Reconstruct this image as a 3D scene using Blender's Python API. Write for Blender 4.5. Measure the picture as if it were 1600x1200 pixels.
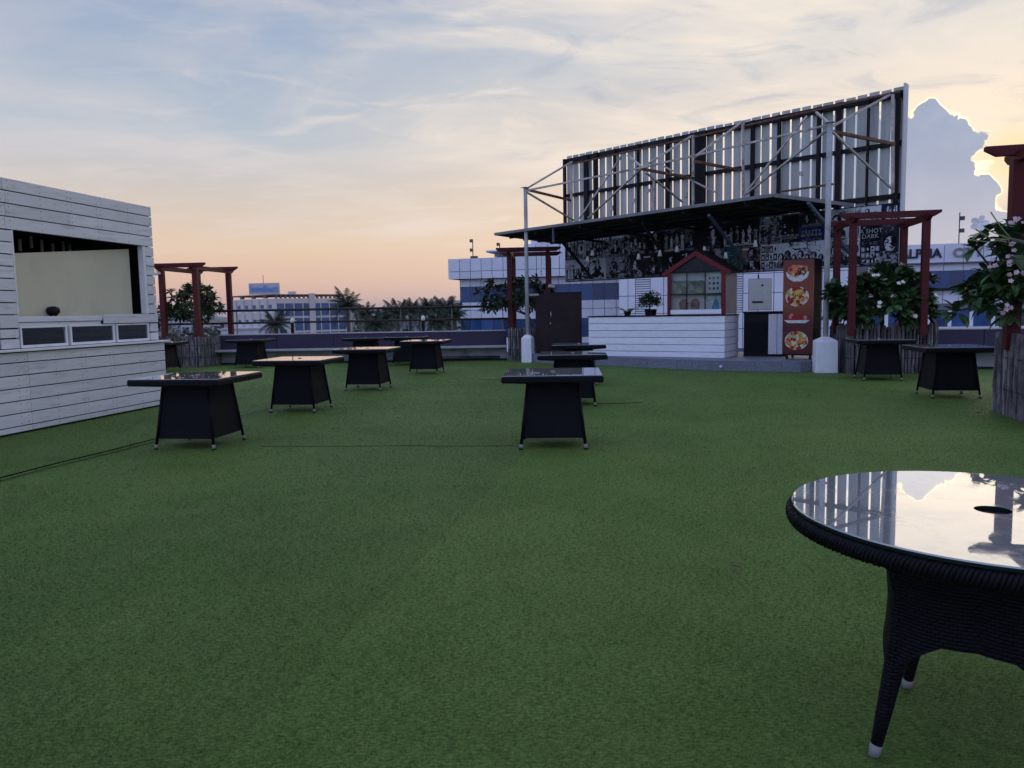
import bpy, bmesh, math, random
import numpy as np
from mathutils import Vector, Matrix
R = math.radians
random.seed(7); rng = np.random.default_rng(7)
for o in list(bpy.data.objects): bpy.data.objects.remove(o)
scene = bpy.context.scene
col = scene.collection

# ------------------------------------------------------------------ camera
cam_d = bpy.data.cameras.new('camera'); cam = bpy.data.objects.new('camera', cam_d); col.objects.link(cam)
cam.location = (0, 0, 1.5)
cam.rotation_euler = (Matrix.Rotation(R(90 - 5.4), 3, 'X') @ Matrix.Rotation(R(-1.0), 3, 'Z')).to_euler()
cam_d.sensor_fit = 'HORIZONTAL'; cam_d.sensor_width = 36; cam_d.lens = 27.0
cam_d.clip_start = .05; cam_d.clip_end = 20000
scene.camera = cam
scene.render.resolution_x, scene.render.resolution_y = 1024, 768
scene.view_settings.view_transform = 'Standard'; scene.view_settings.look = 'None'
scene.view_settings.exposure = 0.7; scene.view_settings.gamma = 1.0
scene.cycles.max_bounces = 6; scene.cycles.diffuse_bounces = 3; scene.cycles.glossy_bounces = 3; scene.cycles.transparent_max_bounces = 8; scene.cycles.volume_bounces = 0

# ------------------------------------------------------------------ world
SUN_AZ, SUN_EL = 31.0, 10.0
def s2l(c): return tuple((x/255/12.92 if x/255 <= .04045 else ((x/255+.055)/1.055)**2.4) for x in c)
class NT:
    def __init__(s, nt): s.t = nt; s.n = nt.nodes; s.l = nt.links
    def node(s, typ, **kw):
        n = s.n.new(typ)
        for k, v in kw.items(): setattr(n, k, v)
        return n
    def put(s, sock, v):
        if hasattr(v, 'is_linked') or isinstance(v, bpy.types.NodeSocket): s.l.new(v, sock)
        elif v is not None:
            if sock.type == 'RGBA' and len(v) == 3: v = (*v, 1)
            sock.default_value = v
    def m(s, op, a, b=None, c=None, clamp=False):
        n = s.node('ShaderNodeMath', operation=op, use_clamp=clamp)
        for i, x in enumerate((a, b, c)):
            if x is not None: s.put(n.inputs[i], x)
        return n.outputs[0]
    def vm(s, op, a, b=None):
        n = s.node('ShaderNodeVectorMath', operation=op); s.put(n.inputs[0], a)
        if b is not None: s.put(n.inputs[1], b)
        return n.outputs['Value'] if op in ('DOT_PRODUCT', 'LENGTH') else n.outputs[0]
    def mix(s, f, a, b, blend='MIX'):
        n = s.node('ShaderNodeMix', data_type='RGBA', blend_type=blend)
        s.put(n.inputs[0], f); s.put(n.inputs[6], a); s.put(n.inputs[7], b); return n.outputs[2]
    def ss(s, x, a, b, to0=0, to1=1, smooth=True):
        n = s.node('ShaderNodeMapRange', interpolation_type='SMOOTHSTEP' if smooth else 'LINEAR')
        n.clamp = True
        s.put(n.inputs[0], x)
        for i, v in enumerate((a, b, to0, to1)): n.inputs[i+1].default_value = v
        return n.outputs[0]
    def ramp(s, x, stops):
        n = s.node('ShaderNodeValToRGB'); e = n.color_ramp.elements
        while len(e) < len(stops): e.new(.5)
        for k, (p, c) in zip(e, stops): k.position = p; k.color = (*c, 1)
        s.put(n.inputs[0], x); return n.outputs[0]
    def noise(s, vec, scale, detail=4, rough=.55, dist=0):
        n = s.node('ShaderNodeTexNoise'); s.put(n.inputs['Vector'], vec)
        n.inputs['Scale'].default_value = scale; n.inputs['Detail'].default_value = detail
        n.inputs['Roughness'].default_value = rough; n.inputs['Distortion'].default_value = dist
        return n.outputs[0]

world = bpy.data.worlds.new('World'); scene.world = world; world.use_nodes = True
w = NT(world.node_tree); w.n.clear()
tc = w.node('ShaderNodeTexCoord'); D = tc.outputs['Generated']
sp = w.node('ShaderNodeSeparateXYZ'); w.l.new(D, sp.inputs[0]); dx, dy, dz = sp.outputs
az = w.m('ARCTAN2', dx, dy); el = w.m('ARCSINE', dz)
azd = w.m('MULTIPLY', az, 57.29578); eld = w.m('MULTIPLY', el, 57.29578)
cosd = w.m('COSINE', w.m('SUBTRACT', az, R(SUN_AZ)))
e01 = w.m('DIVIDE', w.m('MAXIMUM', eld, 0.0), 90.0, clamp=True)
KS = 1/1.53     # the sky in view, relative to the exposure
def sk(c, k=KS): return tuple(x*k for x in s2l(c))
def elr(l, k=KS): return w.ramp(e01, [(d/90, sk(c, k)) for d, c in l])
left = elr([(0, (212, 172, 165)), (2.2, (230, 190, 168)), (4.8, (234, 204, 176)), (8, (214, 201, 191)), (12, (184, 194, 206)), (19, (152, 172, 200)), (27, (114, 139, 184)), (50, (120, 140, 178)), (90, (122, 140, 175))])
sun_ = elr([(0, (226, 196, 180)), (5, (240, 212, 186)), (11, (233, 216, 201)), (17, (205, 206, 209)), (24, (170, 184, 206)), (32, (150, 168, 198)), (55, (140, 154, 182)), (90, (122, 140, 175))])
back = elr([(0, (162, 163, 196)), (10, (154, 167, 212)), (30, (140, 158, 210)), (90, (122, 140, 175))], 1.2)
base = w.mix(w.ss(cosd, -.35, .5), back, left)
base = w.mix(w.ss(cosd, .62, .99), base, sun_)
nish = w.node('ShaderNodeTexSky', sky_type='NISHITA'); nish.sun_disc = False
nish.sun_elevation = R(SUN_EL); nish.sun_rotation = R(SUN_AZ); nish.air_density = 1.2; nish.dust_density = 2.5
nshow = w.vm('SCALE', nish.outputs[0]); nshow.node.inputs['Scale'].default_value = .06
base = w.mix(.05, base, nshow)
# high thin cloud, laid out on a plane overhead
pl = w.node('ShaderNodeCombineXYZ'); zz = w.m('ADD', w.m('MAXIMUM', dz, 0.0), .12)
w.l.new(w.m('DIVIDE', dx, zz), pl.inputs[0]); w.l.new(w.m('MULTIPLY', w.m('DIVIDE', dy, zz), 1.0), pl.inputs[1])
mp = w.node('ShaderNodeMapping'); mp.inputs['Rotation'].default_value = (0, 0, R(-28)); mp.inputs['Scale'].default_value = (.75, 1.25, 1); mp.inputs['Location'].default_value = (3.1, 1.7, 0)
w.l.new(pl.outputs[0], mp.inputs[0])
c1 = w.noise(mp.outputs[0], 1.05, 9, .58, .5)
c2 = w.noise(mp.outputs[0], .42, 3, .5, .2)
up = w.ss(eld, 2, 9)
cm = w.m('MULTIPLY', w.m('MULTIPLY', w.ss(c1, .40, .66), w.ss(c2, .36, .56)), up)
cm = w.m('MULTIPLY', cm, w.m('MULTIPLY', w.ss(cosd, -.6, .5, .45, .55), w.ss(cosd, .5, .95, 1.0, 1.8)))
ccol = w.mix(w.ss(cosd, .45, 1.0), sk((220, 210, 209)), sk((248, 234, 217)))
base = w.mix(cm, base, ccol)
c3 = w.noise(mp.outputs[0], 3.4, 8, .62, .8)
streak = w.m('MULTIPLY', w.m('MULTIPLY', w.ss(c3, .50, .78), w.ss(cosd, .2, 1, .14, .75)), up)
base = w.mix(streak, base, ccol)
dk = w.m('MULTIPLY', w.m('MULTIPLY', w.ss(c3, .5, .3), w.ss(cosd, .6, 1, .05, .6)), w.ss(eld, 5, 16))
base = w.mix(dk, base, sk((172, 180, 197)))
# glow round the hidden sun
sund = w.vm('DOT_PRODUCT', D, (math.sin(R(33))*math.cos(R(9)), math.cos(R(33))*math.cos(R(9)), math.sin(R(9))))
glow = w.m('POWER', w.m('MAXIMUM', sund, 0.0), 2600.0)
base = w.mix(w.m('MULTIPLY', glow, .65), base, sk((255, 222, 140)))
glow2 = w.m('POWER', w.m('MAXIMUM', sund, 0.0), 40.0)
base = w.mix(w.m('MULTIPLY', glow2, .16), base, sk((255, 240, 210)))
# the cumulus bank that hides the sun
cn = w.m('SUBTRACT', w.noise(D, 15.0, 9, .6, .2), .5)
bil = w.m('ABSOLUTE', w.m('SUBTRACT', w.noise(D, 17.0, 1, .5), .5)); bil2 = w.m('ABSOLUTE', w.m('SUBTRACT', w.noise(D, 48.0, 2, .5), .5))
ex = w.m('DIVIDE', w.m('SUBTRACT', azd, 25.0), 7.2); ey = w.m('DIVIDE', w.m('SUBTRACT', eld, .3), 12.2)
sd = w.m('SUBTRACT', 1.0, w.m('POWER', w.m('ADD', w.m('POWER', w.m('ABSOLUTE', ex), 3.0), w.m('POWER', w.m('ABSOLUTE', ey), 3.0)), .3333))
sd = w.m('ADD', sd, w.m('ADD', w.m('MULTIPLY', w.m('SUBTRACT', bil, .08), .85), w.m('ADD', w.m('MULTIPLY', bil2, .30), w.m('MULTIPLY', cn, .12))))
cmask = w.ss(sd, 0.0, .02)
bank = w.m('MULTIPLY', w.m('MULTIPLY', w.ss(w.m('ADD', eld, w.m('MULTIPLY', cn, 6.0)), 8.2, 5.0), w.ss(azd, 24, 28)), .75)
bank = w.m('MULTIPLY', bank, w.ss(azd, 75, 45)); cmask = w.m('MAXIMUM', cmask, bank)
cbody = w.mix(w.ss(eld, 1, 12), sk((202, 196, 203)), sk((160, 170, 193)))
cbody = w.mix(w.m('MULTIPLY', w.ss(w.noise(D, 22, 6, .6), .4, .7), .22), cbody, sk((200, 202, 210)))
base = w.mix(cmask, base, cbody)
rim = w.m('MULTIPLY', w.ss(sd, -.014, .004), w.ss(sd, .024, .006))
rim = w.m('MULTIPLY', rim, w.ss(sund, .982, .998)); rim = w.m('MULTIPLY', rim, w.ss(eld, 3, 6))
rim = w.m('MULTIPLY', rim, w.m('MULTIPLY', w.ss(azd, 25.0, 27.0), w.ss(eld, 13.5, 12.6)))
rim = w.m('MULTIPLY', rim, w.ss(w.noise(D, 26, 4, .6), .42, .58, .06, 1.0))
base = w.mix(w.m('MINIMUM', w.m('MULTIPLY', rim, 1.5), 1.0), base, (1.25, 1.0, .52))
bg = w.node('ShaderNodeBackground'); w.l.new(base, bg.inputs[0]); bg.inputs[1].default_value = 1.0
wo = w.node('ShaderNodeOutputWorld'); w.l.new(bg.outputs[0], wo.inputs[0])

# ------------------------------------------------------------------ sun (behind thin cloud: soft)
sl = bpy.data.lights.new('sun', 'SUN'); sl.energy = .25; sl.angle = R(45); sl.color = (1, .86, .68)
so = bpy.data.objects.new('sun', sl); col.objects.link(so); so.location = (20, 30, 20)
sv = Vector((math.sin(R(SUN_AZ))*math.cos(R(SUN_EL)), math.cos(R(SUN_AZ))*math.cos(R(SUN_EL)), math.sin(R(SUN_EL))))
so.rotation_euler = sv.to_track_quat('Z', 'Y').to_euler()

# ------------------------------------------------------------------ helpers
class MB:
    def __init__(s): s.v = []; s.f = []; s.mi = []
    def add(s, vs, fs, m=0):
        b = len(s.v); s.v += [tuple(x) for x in vs]; s.f += [tuple(i+b for i in q) for q in fs]; s.mi += [m]*len(fs); return s
    def box(s, x0, x1, y0, y1, z0, z1, m=0):
        return s.add([(x0,y0,z0),(x1,y0,z0),(x1,y1,z0),(x0,y1,z0),(x0,y0,z1),(x1,y0,z1),(x1,y1,z1),(x0,y1,z1)],
              [(0,3,2,1),(4,5,6,7),(0,1,5,4),(1,2,6,5),(2,3,7,6),(3,0,4,7)], m)
    def beam(s, p0, p1, wd, h, m=0, up=(0,0,1)):
        p0, p1 = Vector(p0), Vector(p1); d = (p1-p0).normalized(); u = Vector(up)
        if abs(d.dot(u)) > .98: u = Vector((0,1,0))
        a = d.cross(u).normalized()*wd/2; b = a.cross(d).normalized()*h/2
        vs = [p+q for p in (p0, p1) for q in (-a-b, a-b, a+b, -a+b)]
        return s.add(vs, [(3,2,1,0),(4,5,6,7),(0,1,5,4),(1,2,6,5),(2,3,7,6),(3,0,4,7)], m)
    def path(s, pts, rad, n=8, m=0, cap=True, closed=False):
        pts = [Vector(p) for p in pts]
        if not hasattr(rad, '__len__'): rad = [rad]*len(pts)
        N = len(pts); vs = []; ref = None
        for i, p in enumerate(pts):
            if closed: d = pts[(i+1) % N]-pts[i-1]
            else: d = (pts[min(i+1, N-1)]-pts[max(i-1, 0)])
            d.normalize()
            if ref is None: ref = Vector((0,0,1)) if abs(d.z) < .9 else Vector((1,0,0))
            a = d.cross(ref).normalized(); b = a.cross(d).normalized(); ref = b
            for k in range(n):
                t = 2*math.pi*k/n; vs.append(p+(a*math.cos(t)+b*math.sin(t))*rad[i])
        fs = []
        for i in range(N if closed else N-1):
            j = (i+1) % N
            for k in range(n): fs.append((i*n+k, j*n+k, j*n+(k+1) % n, i*n+(k+1) % n)[::-1])
        if cap and not closed: fs += [tuple(range(n)), tuple((N-1)*n+k for k in range(n))[::-1]]
        return s.add(vs, fs, m)
    def lathe(s, prof, n=24, c=(0,0), m=0):
        vs = []; fs = []; L = len(prof)
        for k in range(n):
            t = 2*math.pi*k/n
            for r, z in prof: vs.append((c[0]+r*math.cos(t), c[1]+r*math.sin(t), z))
        for k in range(n):
            j = (k+1) % n
            for i in range(L-1): fs.append((k*L+i, j*L+i, j*L+i+1, k*L+i+1))
        return s.add(vs, fs, m)
    def prism(s, poly, z0, z1, m=0, axis='z'):
        n = len(poly)
        def P(a, b, t): return (a, b, t) if axis == 'z' else (a, t, b)
        vs = [P(a, b, z0) for a, b in poly]+[P(a, b, z1) for a, b in poly]
        fs = [tuple(range(n))[::-1], tuple(range(n, 2*n))]+[(i, (i+1) % n, n+(i+1) % n, n+i) for i in range(n)]
        return s.add(vs, fs, m)
    def flat(s, poly, y, m=0):          # flat print in the local xz plane, facing -y
        n = len(poly); return s.add([(a, y, b) for a, b in poly], [tuple(range(n))], m)
    def mesh(s, name, mats, smooth=False, bevel=0):
        me = bpy.data.meshes.new(name); me.from_pydata(s.v, [], s.f)
        mats = mats if isinstance(mats, (list, tuple)) else [mats]
        for mt in mats: me.materials.append(mt)
        if len(mats) > 1: me.polygons.foreach_set('material_index', s.mi)
        bm = bmesh.new(); bm.from_mesh(me); bmesh.ops.recalc_face_normals(bm, faces=bm.faces)
        if bevel: bmesh.ops.bevel(bm, geom=list(bm.edges), offset=bevel, segments=1, affect='EDGES')
        bm.to_mesh(me); bm.free()
        if smooth: me.polygons.foreach_set('use_smooth', [True]*len(me.polygons))
        me.update(); return me
    def build(s, name, mats, parent=None, smooth=False, bevel=0, loc=None, kind=None):
        return put(name, s.mesh(name, mats, smooth, bevel), parent, loc, kind=kind)
def put(name, me, parent=None, loc=None, rot=None, scale=None, kind=None):
    o = bpy.data.objects.new(name, me); col.objects.link(o); o.parent = parent
    if loc is not None: o.location = loc
    if rot is not None: o.rotation_euler = rot
    if scale is not None: o.scale = scale
    if kind: o['kind'] = kind
    return o
def tag(o, label, cat, group=None):
    o['label'] = label; o['category'] = cat
    if group: o['group'] = group
    return o
def thing(name, label, cat, loc=(0,0,0), rz=0, group=None):
    o = bpy.data.objects.new(name, None); col.objects.link(o); o.location = loc; o.rotation_euler = (0,0,rz)
    o.empty_display_size = .1
    return tag(o, label, cat, group)
def copy_tree(o, parent=None):
    c = o.copy(); col.objects.link(c); c.parent = parent
    for ch in list(o.children): copy_tree(ch, c)
    return c

# ------------------------------------------------------------------ materials
MATS = {}
def mat(name, c, rough=.6, var=.12, scale=5., c2=None, bump=0., bscale=60., metal=0., spec=.28, orand=.0, stain=None, stain_f=.0, stain_scale=2., stretch=None):
    if name in MATS: return MATS[name]
    m = bpy.data.materials.new(name); m.use_nodes = True; t = NT(m.node_tree); b = t.n['Principled BSDF']
    co = t.node('ShaderNodeTexCoord').outputs['Object']
    oi = t.node('ShaderNodeObjectInfo').outputs['Random']
    off = t.node('ShaderNodeVectorMath', operation='ADD'); t.l.new(co, off.inputs[0])
    cx = t.node('ShaderNodeCombineXYZ'); t.l.new(t.m('MULTIPLY', oi, 37.), cx.inputs[0]); t.l.new(t.m('MULTIPLY', oi, 91.), cx.inputs[1]); t.l.new(cx.outputs[0], off.inputs[1])
    v = off.outputs[0]
    if stretch:
        mp = t.node('ShaderNodeMapping'); mp.inputs['Scale'].default_value = stretch; t.l.new(v, mp.inputs[0]); v = mp.outputs[0]
    n = t.noise(v, scale, 6, .6)
    lo = tuple(x*(1-var) for x in c); hi = c2 if c2 else tuple(min(1, x*(1+var)) for x in c)
    cc = t.mix(t.ss(n, .3, .7), lo, hi)
    if stain: cc = t.mix(t.m('MULTIPLY', t.ss(t.noise(v, stain_scale, 8, .65), .52, .68), stain_f), cc, stain)
    if orand:
        sc = t.node('ShaderNodeVectorMath', operation='SCALE'); t.put(sc.inputs[0], cc); t.l.new(t.ss(oi, 0, 1, 1-orand, 1+orand, False), sc.inputs['Scale']); cc = sc.outputs[0]
    t.put(b.inputs['Base Color'], cc)
    t.put(b.inputs['Roughness'], t.ss(n, .2, .8, max(.02, rough-.08), min(1, rough+.08)))
    b.inputs['Metallic'].default_value = metal; b.inputs['Specular IOR Level'].default_value = spec
    if bump:
        bp = t.node('ShaderNodeBump'); bp.inputs['Strength'].default_value = bump; bp.inputs['Distance'].default_value = .02
        t.l.new(t.noise(v, bscale, 5, .6), bp.inputs['Height']); t.l.new(bp.outputs[0], b.inputs['Normal'])
    MATS[name] = m; return m

white_plank = mat('white_painted_plank', (.72,.72,.74), .55, .06, 3, bump=.25, bscale=50, orand=.09, stain=(.33,.31,.29), stain_f=.38, stain_scale=4, stretch=(.6,1,5))
counter_plank = mat('white_counter_plank', (.80,.81,.85), .45, .05, 3, bump=.1, bscale=40, orand=.05, stain=(.45,.44,.46), stain_f=.35, stain_scale=5, stretch=(1,1,6))
white_paint = mat('white_paint', (.80,.81,.83), .6, .06, 3, bump=.1, stain=(.4,.39,.37), stain_f=.4, stain_scale=3)
cream = mat('cream_board', (.62,.60,.44), .6, .05, 1.2, stain=(.5,.47,.33), stain_f=.3, stain_scale=3)
black = mat('black_paint', (.003,.003,.0035), .6, .3)
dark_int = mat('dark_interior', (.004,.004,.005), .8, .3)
red_wood = mat('red_painted_timber', (.085,.007,.008), .55, .25, 4, bump=.15, bscale=30, orand=.12, stain=(.03,.008,.008), stain_f=.5, stain_scale=4, stretch=(1,1,.4))
bamboo = mat('weathered_bamboo', (.10,.088,.085), .75, .45, 5, c2=(.24,.225,.225), bump=.6, bscale=40, orand=.55, stain=(.03,.025,.024), stain_f=.8, stain_scale=7, stretch=(2,2,.5))
purple = mat('aubergine_paint', (.040,.032,.062), .55, .12, 2, bump=.08)
plaster = mat('grey_plaster', (.40,.40,.42), .85, .15, 2, bump=.3, bscale=25, stain=(.16,.15,.14), stain_f=.7, stain_scale=1.5)
coping = mat('pale_coping', (.42,.40,.41), .7, .12, 3)
rail_m = mat('rail_steel', (.022,.014,.013), .5, .2, 5, stain=(.16,.07,.035), stain_f=.5)
rail_post = mat('rail_post_steel', (.22,.19,.17), .5, .2, 5, stain=(.14,.07,.035), stain_f=.5)
dark_steel = mat('dark_steel', (.005,.005,.006), .6, .3, spec=.25, stain=(.03,.014,.009), stain_f=.4, stain_scale=4)
slat_m = mat('grey_sheet_slat', (.50,.505,.455), .5, .14, 2, orand=.10, stain=(.13,.12,.10), stain_f=.35, stain_scale=3, stretch=(1,1,.3))
truss_m = mat('rusty_truss_steel', (.50,.45,.40), .6, .25, 4, stain=(.20,.085,.040), stain_f=.75, stain_scale=3.5)
rust_m = mat('rusty_bracket', (.15,.062,.030), .7, .4, 5, stain=(.28,.22,.19), stain_f=.6, stain_scale=6)
pole_m = mat('grey_painted_pole', (.40,.41,.41), .5, .12, 4, stain=(.2,.15,.11), stain_f=.5)
roof_m = mat('awning_sheet', (.02,.02,.022), .6, .25, 3)
awning_edge = mat('awning_edge', (.20,.20,.21), .5, .15, 3)
stone = mat('grey_granite', (.17,.18,.22), .6, .22, 25, bump=.1, bscale=80, orand=.08)
brown_metal = mat('brown_sheet_metal', (.016,.006,.008), .5, .35, 3, stain=(.038,.016,.014), stain_f=.6, stain_scale=2.2)
steel_m = mat('brushed_steel', (.42,.43,.42), .34, .12, 4, metal=.75, stain=(.3,.29,.26), stain_f=.4)
clad = mat('white_cladding', (.70,.72,.78), .5, .06, .4, orand=.05)
clad_b = mat('cladding_joint', (.14,.15,.18), .8, .1)
glass_b = mat('blue_glass', (.020,.062,.17), .10, .3, .3, spec=.45, orand=.3)
glass_g = mat('green_glass', (.03,.06,.055), .1, .4, .5, spec=.5, orand=.3)
lamp_white = mat('lamp_white', (.75,.74,.70), .4, .05)
navy = mat('navy_letter', (.012,.02,.05), .5, .1)
grey_letter = mat('grey_letter', (.26,.25,.25), .5, .1)
wall_b = mat('beige_render', (.62,.57,.52), .8, .08, .2)
glass_i = mat('tinted_facade_glass', (.05,.10,.22), .12, .25, .3, spec=.4, orand=.2)
sign_blue = mat('sign_blue', (.16,.34,.70), .5, .1)
sign_pale = mat('sign_board', (.50,.48,.47), .6, .1)
leaf_m = mat('leaf_dark', (.020,.050,.016), .42, .5, 3, c2=(.050,.095,.030), orand=.35)
leaf_p = mat('plumeria_leaf', (.024,.066,.020), .36, .4, 3, c2=(.070,.135,.042), orand=.4)
leaf_y = mat('yellow_leaf', (.16,.15,.03), .5, .3, 5)
bark = mat('bark', (.10,.085,.075), .85, .35, 8, bump=.4, bscale=30)
petal_w = mat('white_petal', (.72,.70,.66), .5, .08, 8)
petal_p = mat('pink_petal', (.60,.34,.39), .5, .3, 8, c2=(.76,.62,.62), orand=.2)
bud_m = mat('bud_stem', (.25,.25,.14), .5, .2, 8)
palm_l = mat('palm_leaf', (.012,.028,.011), .5, .4, 2, c2=(.030,.056,.022), orand=.3)
palm_t = mat('palm_trunk', (.11,.095,.08), .85, .3, 4)
cable_m = mat('cable_rubber', (.01,.01,.011), .5, .2)
soil = mat('planter_soil', (.05,.038,.03), .9, .4, 12, bump=.6)
foot_m = mat('nylon_foot', (.24,.24,.235), .5, .05)

def wicker(name, expr, bw, bh, c=(.0012,.0012,.0015), c2=(.012,.012,.017)):
    m = bpy.data.materials.new(name); m.use_nodes = True; t = NT(m.node_tree); b = t.n['Principled BSDF']
    co = t.node('ShaderNodeTexCoord').outputs['Object']; s = t.node('ShaderNodeSeparateXYZ'); t.l.new(co, s.inputs[0])
    if expr == 'flat': u_ = t.m('ADD', s.outputs[0], s.outputs[1])
    else: u_ = t.m('MULTIPLY', t.m('ARCTAN2', s.outputs[1], s.outputs[0]), .40)
    cb = t.node('ShaderNodeCombineXYZ'); t.l.new(u_, cb.inputs[0]); t.l.new(s.outputs[2], cb.inputs[1])
    br = t.node('ShaderNodeTexBrick'); t.l.new(cb.outputs[0], br.inputs['Vector'])
    br.inputs['Scale'].default_value = 1.; br.inputs['Brick Width'].default_value = bw; br.inputs['Row Height'].default_value = bh
    br.inputs['Mortar Size'].default_value = bh*.16; br.inputs['Mortar Smooth'].default_value = 1.; br.offset = .5
    br.inputs['Color1'].default_value = (*c2, 1); br.inputs['Color2'].default_value = (*tuple(x*.7 for x in c2), 1); br.inputs['Mortar'].default_value = (*c, 1)
    t.l.new(br.outputs['Color'], b.inputs['Base Color']); b.inputs['Roughness'].default_value = .5; b.inputs['Specular IOR Level'].default_value = .12
    bp = t.node('ShaderNodeBump'); bp.inputs['Strength'].default_value = .9; bp.inputs['Distance'].default_value = .006; bp.invert = True
    t.l.new(br.outputs['Fac'], bp.inputs['Height']); t.l.new(bp.outputs[0], b.inputs['Normal'])
    return m
wick_f = wicker('black_wicker_flat', 'flat', .026, .011)
wick_r = wicker('black_wicker_round', 'round', .030, .012)
wick_plain = mat('black_rattan_strand', (.004,.004,.0055), .55, .3, 8, spec=.15)

def glass_top_mat(name, c, dirt):
    m = bpy.data.materials.new(name); m.use_nodes = True; t = NT(m.node_tree); b = t.n['Principled BSDF']
    co = t.node('ShaderNodeTexCoord').outputs['Object']
    n = t.noise(co, 4.5, 9, .68, .6); n2 = t.noise(co, 30, 5, .7)
    dm = t.m('MULTIPLY', t.ss(n, .42, .68), t.ss(n2, .35, .65))
    t.put(b.inputs['Base Color'], t.mix(t.m('MULTIPLY', dm, .9), c, dirt))
    t.put(b.inputs['Roughness'], t.ss(dm, 0, 1, .012, .10, False))
    b.inputs['IOR'].default_value = 2.0; b.inputs['Specular IOR Level'].default_value = .6
    t.put(b.inputs['Coat Weight'], t.ss(dm, 0, .8, .7, .42, False)); b.inputs['Coat Roughness'].default_value = .01; b.inputs['Coat IOR'].default_value = 1.7
    return m
glass_top = glass_top_mat('table_glass', (.27,.28,.28), (.36,.35,.32))
glass_edge = mat('glass_edge', (.006,.016,.014), .1, .2)

def pane_mat():
    m = bpy.data.materials.new('window_pane'); m.use_nodes = True; t = NT(m.node_tree); t.n.clear()
    out = t.node('ShaderNodeOutputMaterial'); tr = t.node('ShaderNodeBsdfTransparent'); gl = t.node('ShaderNodeBsdfGlossy')
    tr.inputs[0].default_value = (.92,.95,.95,1); gl.inputs['Roughness'].default_value = .03; gl.inputs[0].default_value = (.95,.95,.95,1)
    fr = t.node('ShaderNodeFresnel'); fr.inputs[0].default_value = 1.55
    mx = t.node('ShaderNodeMixShader'); t.l.new(fr.outputs[0], mx.inputs[0]); t.l.new(tr.outputs[0], mx.inputs[1]); t.l.new(gl.outputs[0], mx.inputs[2])
    t.l.new(mx.outputs[0], out.inputs[0]); return m
pane = pane_mat()

# ------------------------------------------------------------------ ground, terrace, turf
def turf_mat(name, blades):
    m = bpy.data.materials.new(name); m.use_nodes = True; t = NT(m.node_tree); b = t.n['Principled BSDF']
    co = t.node('ShaderNodeTexCoord').outputs['Object']
    big = t.noise(co, .35, 4, .55); mid = t.noise(co, 2.2, 5, .6)
    mp = t.node('ShaderNodeMapping'); mp.inputs['Scale'].default_value = (.55, 1, 1); t.l.new(co, mp.inputs[0])
    fine = t.noise(mp.outputs[0], 75, 4, .7)
    g = t.mix(t.ss(big, .3, .7), (.110,.206,.036), (.145,.240,.050))
    g = t.mix(t.m('MULTIPLY', t.ss(mid, .45, .7), .35), g, (.172,.250,.070))
    so_ = t.node('ShaderNodeSeparateXYZ'); t.l.new(co, so_.inputs[0])
    roll = t.m('FLOOR', t.m('DIVIDE', t.m('ADD', t.m('SUBTRACT', so_.outputs[0], t.m('MULTIPLY', so_.outputs[1], .2)), 8.63), 2.38))
    rb_ = t.m('FRACT', t.m('MULTIPLY', t.m('SINE', t.m('MULTIPLY', roll, 12.9)), 43.7))
    wear = t.noise(co, .9, 6, .62, .5)
    k_ = t.m('MULTIPLY', t.ss(rb_, 0, 1, .90, 1.08, False), t.ss(wear, .3, .7, .91, 1.07))
    gs = t.node('ShaderNodeVectorMath', operation='SCALE'); t.put(gs.inputs[0], g); t.l.new(k_, gs.inputs['Scale']); g = gs.outputs[0]
    if blades:
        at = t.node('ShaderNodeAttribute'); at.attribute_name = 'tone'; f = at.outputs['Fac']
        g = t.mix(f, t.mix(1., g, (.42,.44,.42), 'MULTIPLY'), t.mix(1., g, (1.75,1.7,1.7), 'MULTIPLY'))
    else:
        g = t.mix(t.ss(fine, .34, .62), t.mix(1., g, (.45,.47,.42), 'MULTIPLY'), t.mix(1., g, (1.12,1.1,1.1), 'MULTIPLY'))
        bp = t.node('ShaderNodeBump'); bp.inputs['Strength'].default_value = .8; bp.inputs['Distance'].default_value = .02
        t.l.new(fine, bp.inputs['Height']); t.l.new(bp.outputs[0], b.inputs['Normal'])
    if blades:
        ge = t.node('ShaderNodeNewGeometry'); nv = t.vm('NORMALIZE', t.vm('ADD', ge.outputs['Normal'], (0, 0, 1.6))); t.l.new(nv, b.inputs['Normal'])
    t.put(b.inputs['Base Color'], g); b.inputs['Roughness'].default_value = .65; b.inputs['Specular IOR Level'].default_value = .2
    return m
turf = turf_mat('turf_backing', False); turf_b = turf_mat('turf_blade', True)

gm = mat('city_ground', (.11,.105,.09), .9, .3, .02, c2=(.08,.10,.06))
MB().add([(-9000,-3000,-14),(9000,-3000,-14),(9000,14000,-14),(-9000,14000,-14)], [(0,1,2,3)]).build('city_ground', gm, kind='structure')
hp = MB(); NH = 120
hv = [(-2600+5200*i/NH, 3400+200*math.sin(i*.21), -14) for i in range(NH+1)]
hz = [-14+max(0, 38+30*math.sin(i*.13+1.0)+14*math.sin(i*.37)+6*math.sin(i*.9)) for i in range(NH+1)]
vs = []
for (x, y, z), h in zip(hv, hz): vs += [(x, y, -14), (x, y+250, h*.8), (x, y+600, h), (x, y+1300, -14)]
hp.add(vs, [(4*i+k, 4*i+4+k, 4*i+5+k, 4*i+1+k) for i in range(NH) for k in range(3)])
hp.build('hills', mat('hill_green', (.06,.075,.05), .9, .3, .01), smooth=True, kind='structure')

tf = MB().box(-14, 15, -7, 25.2, -13.9, 0).build('terrace_floor', turf, kind='structure')
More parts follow.
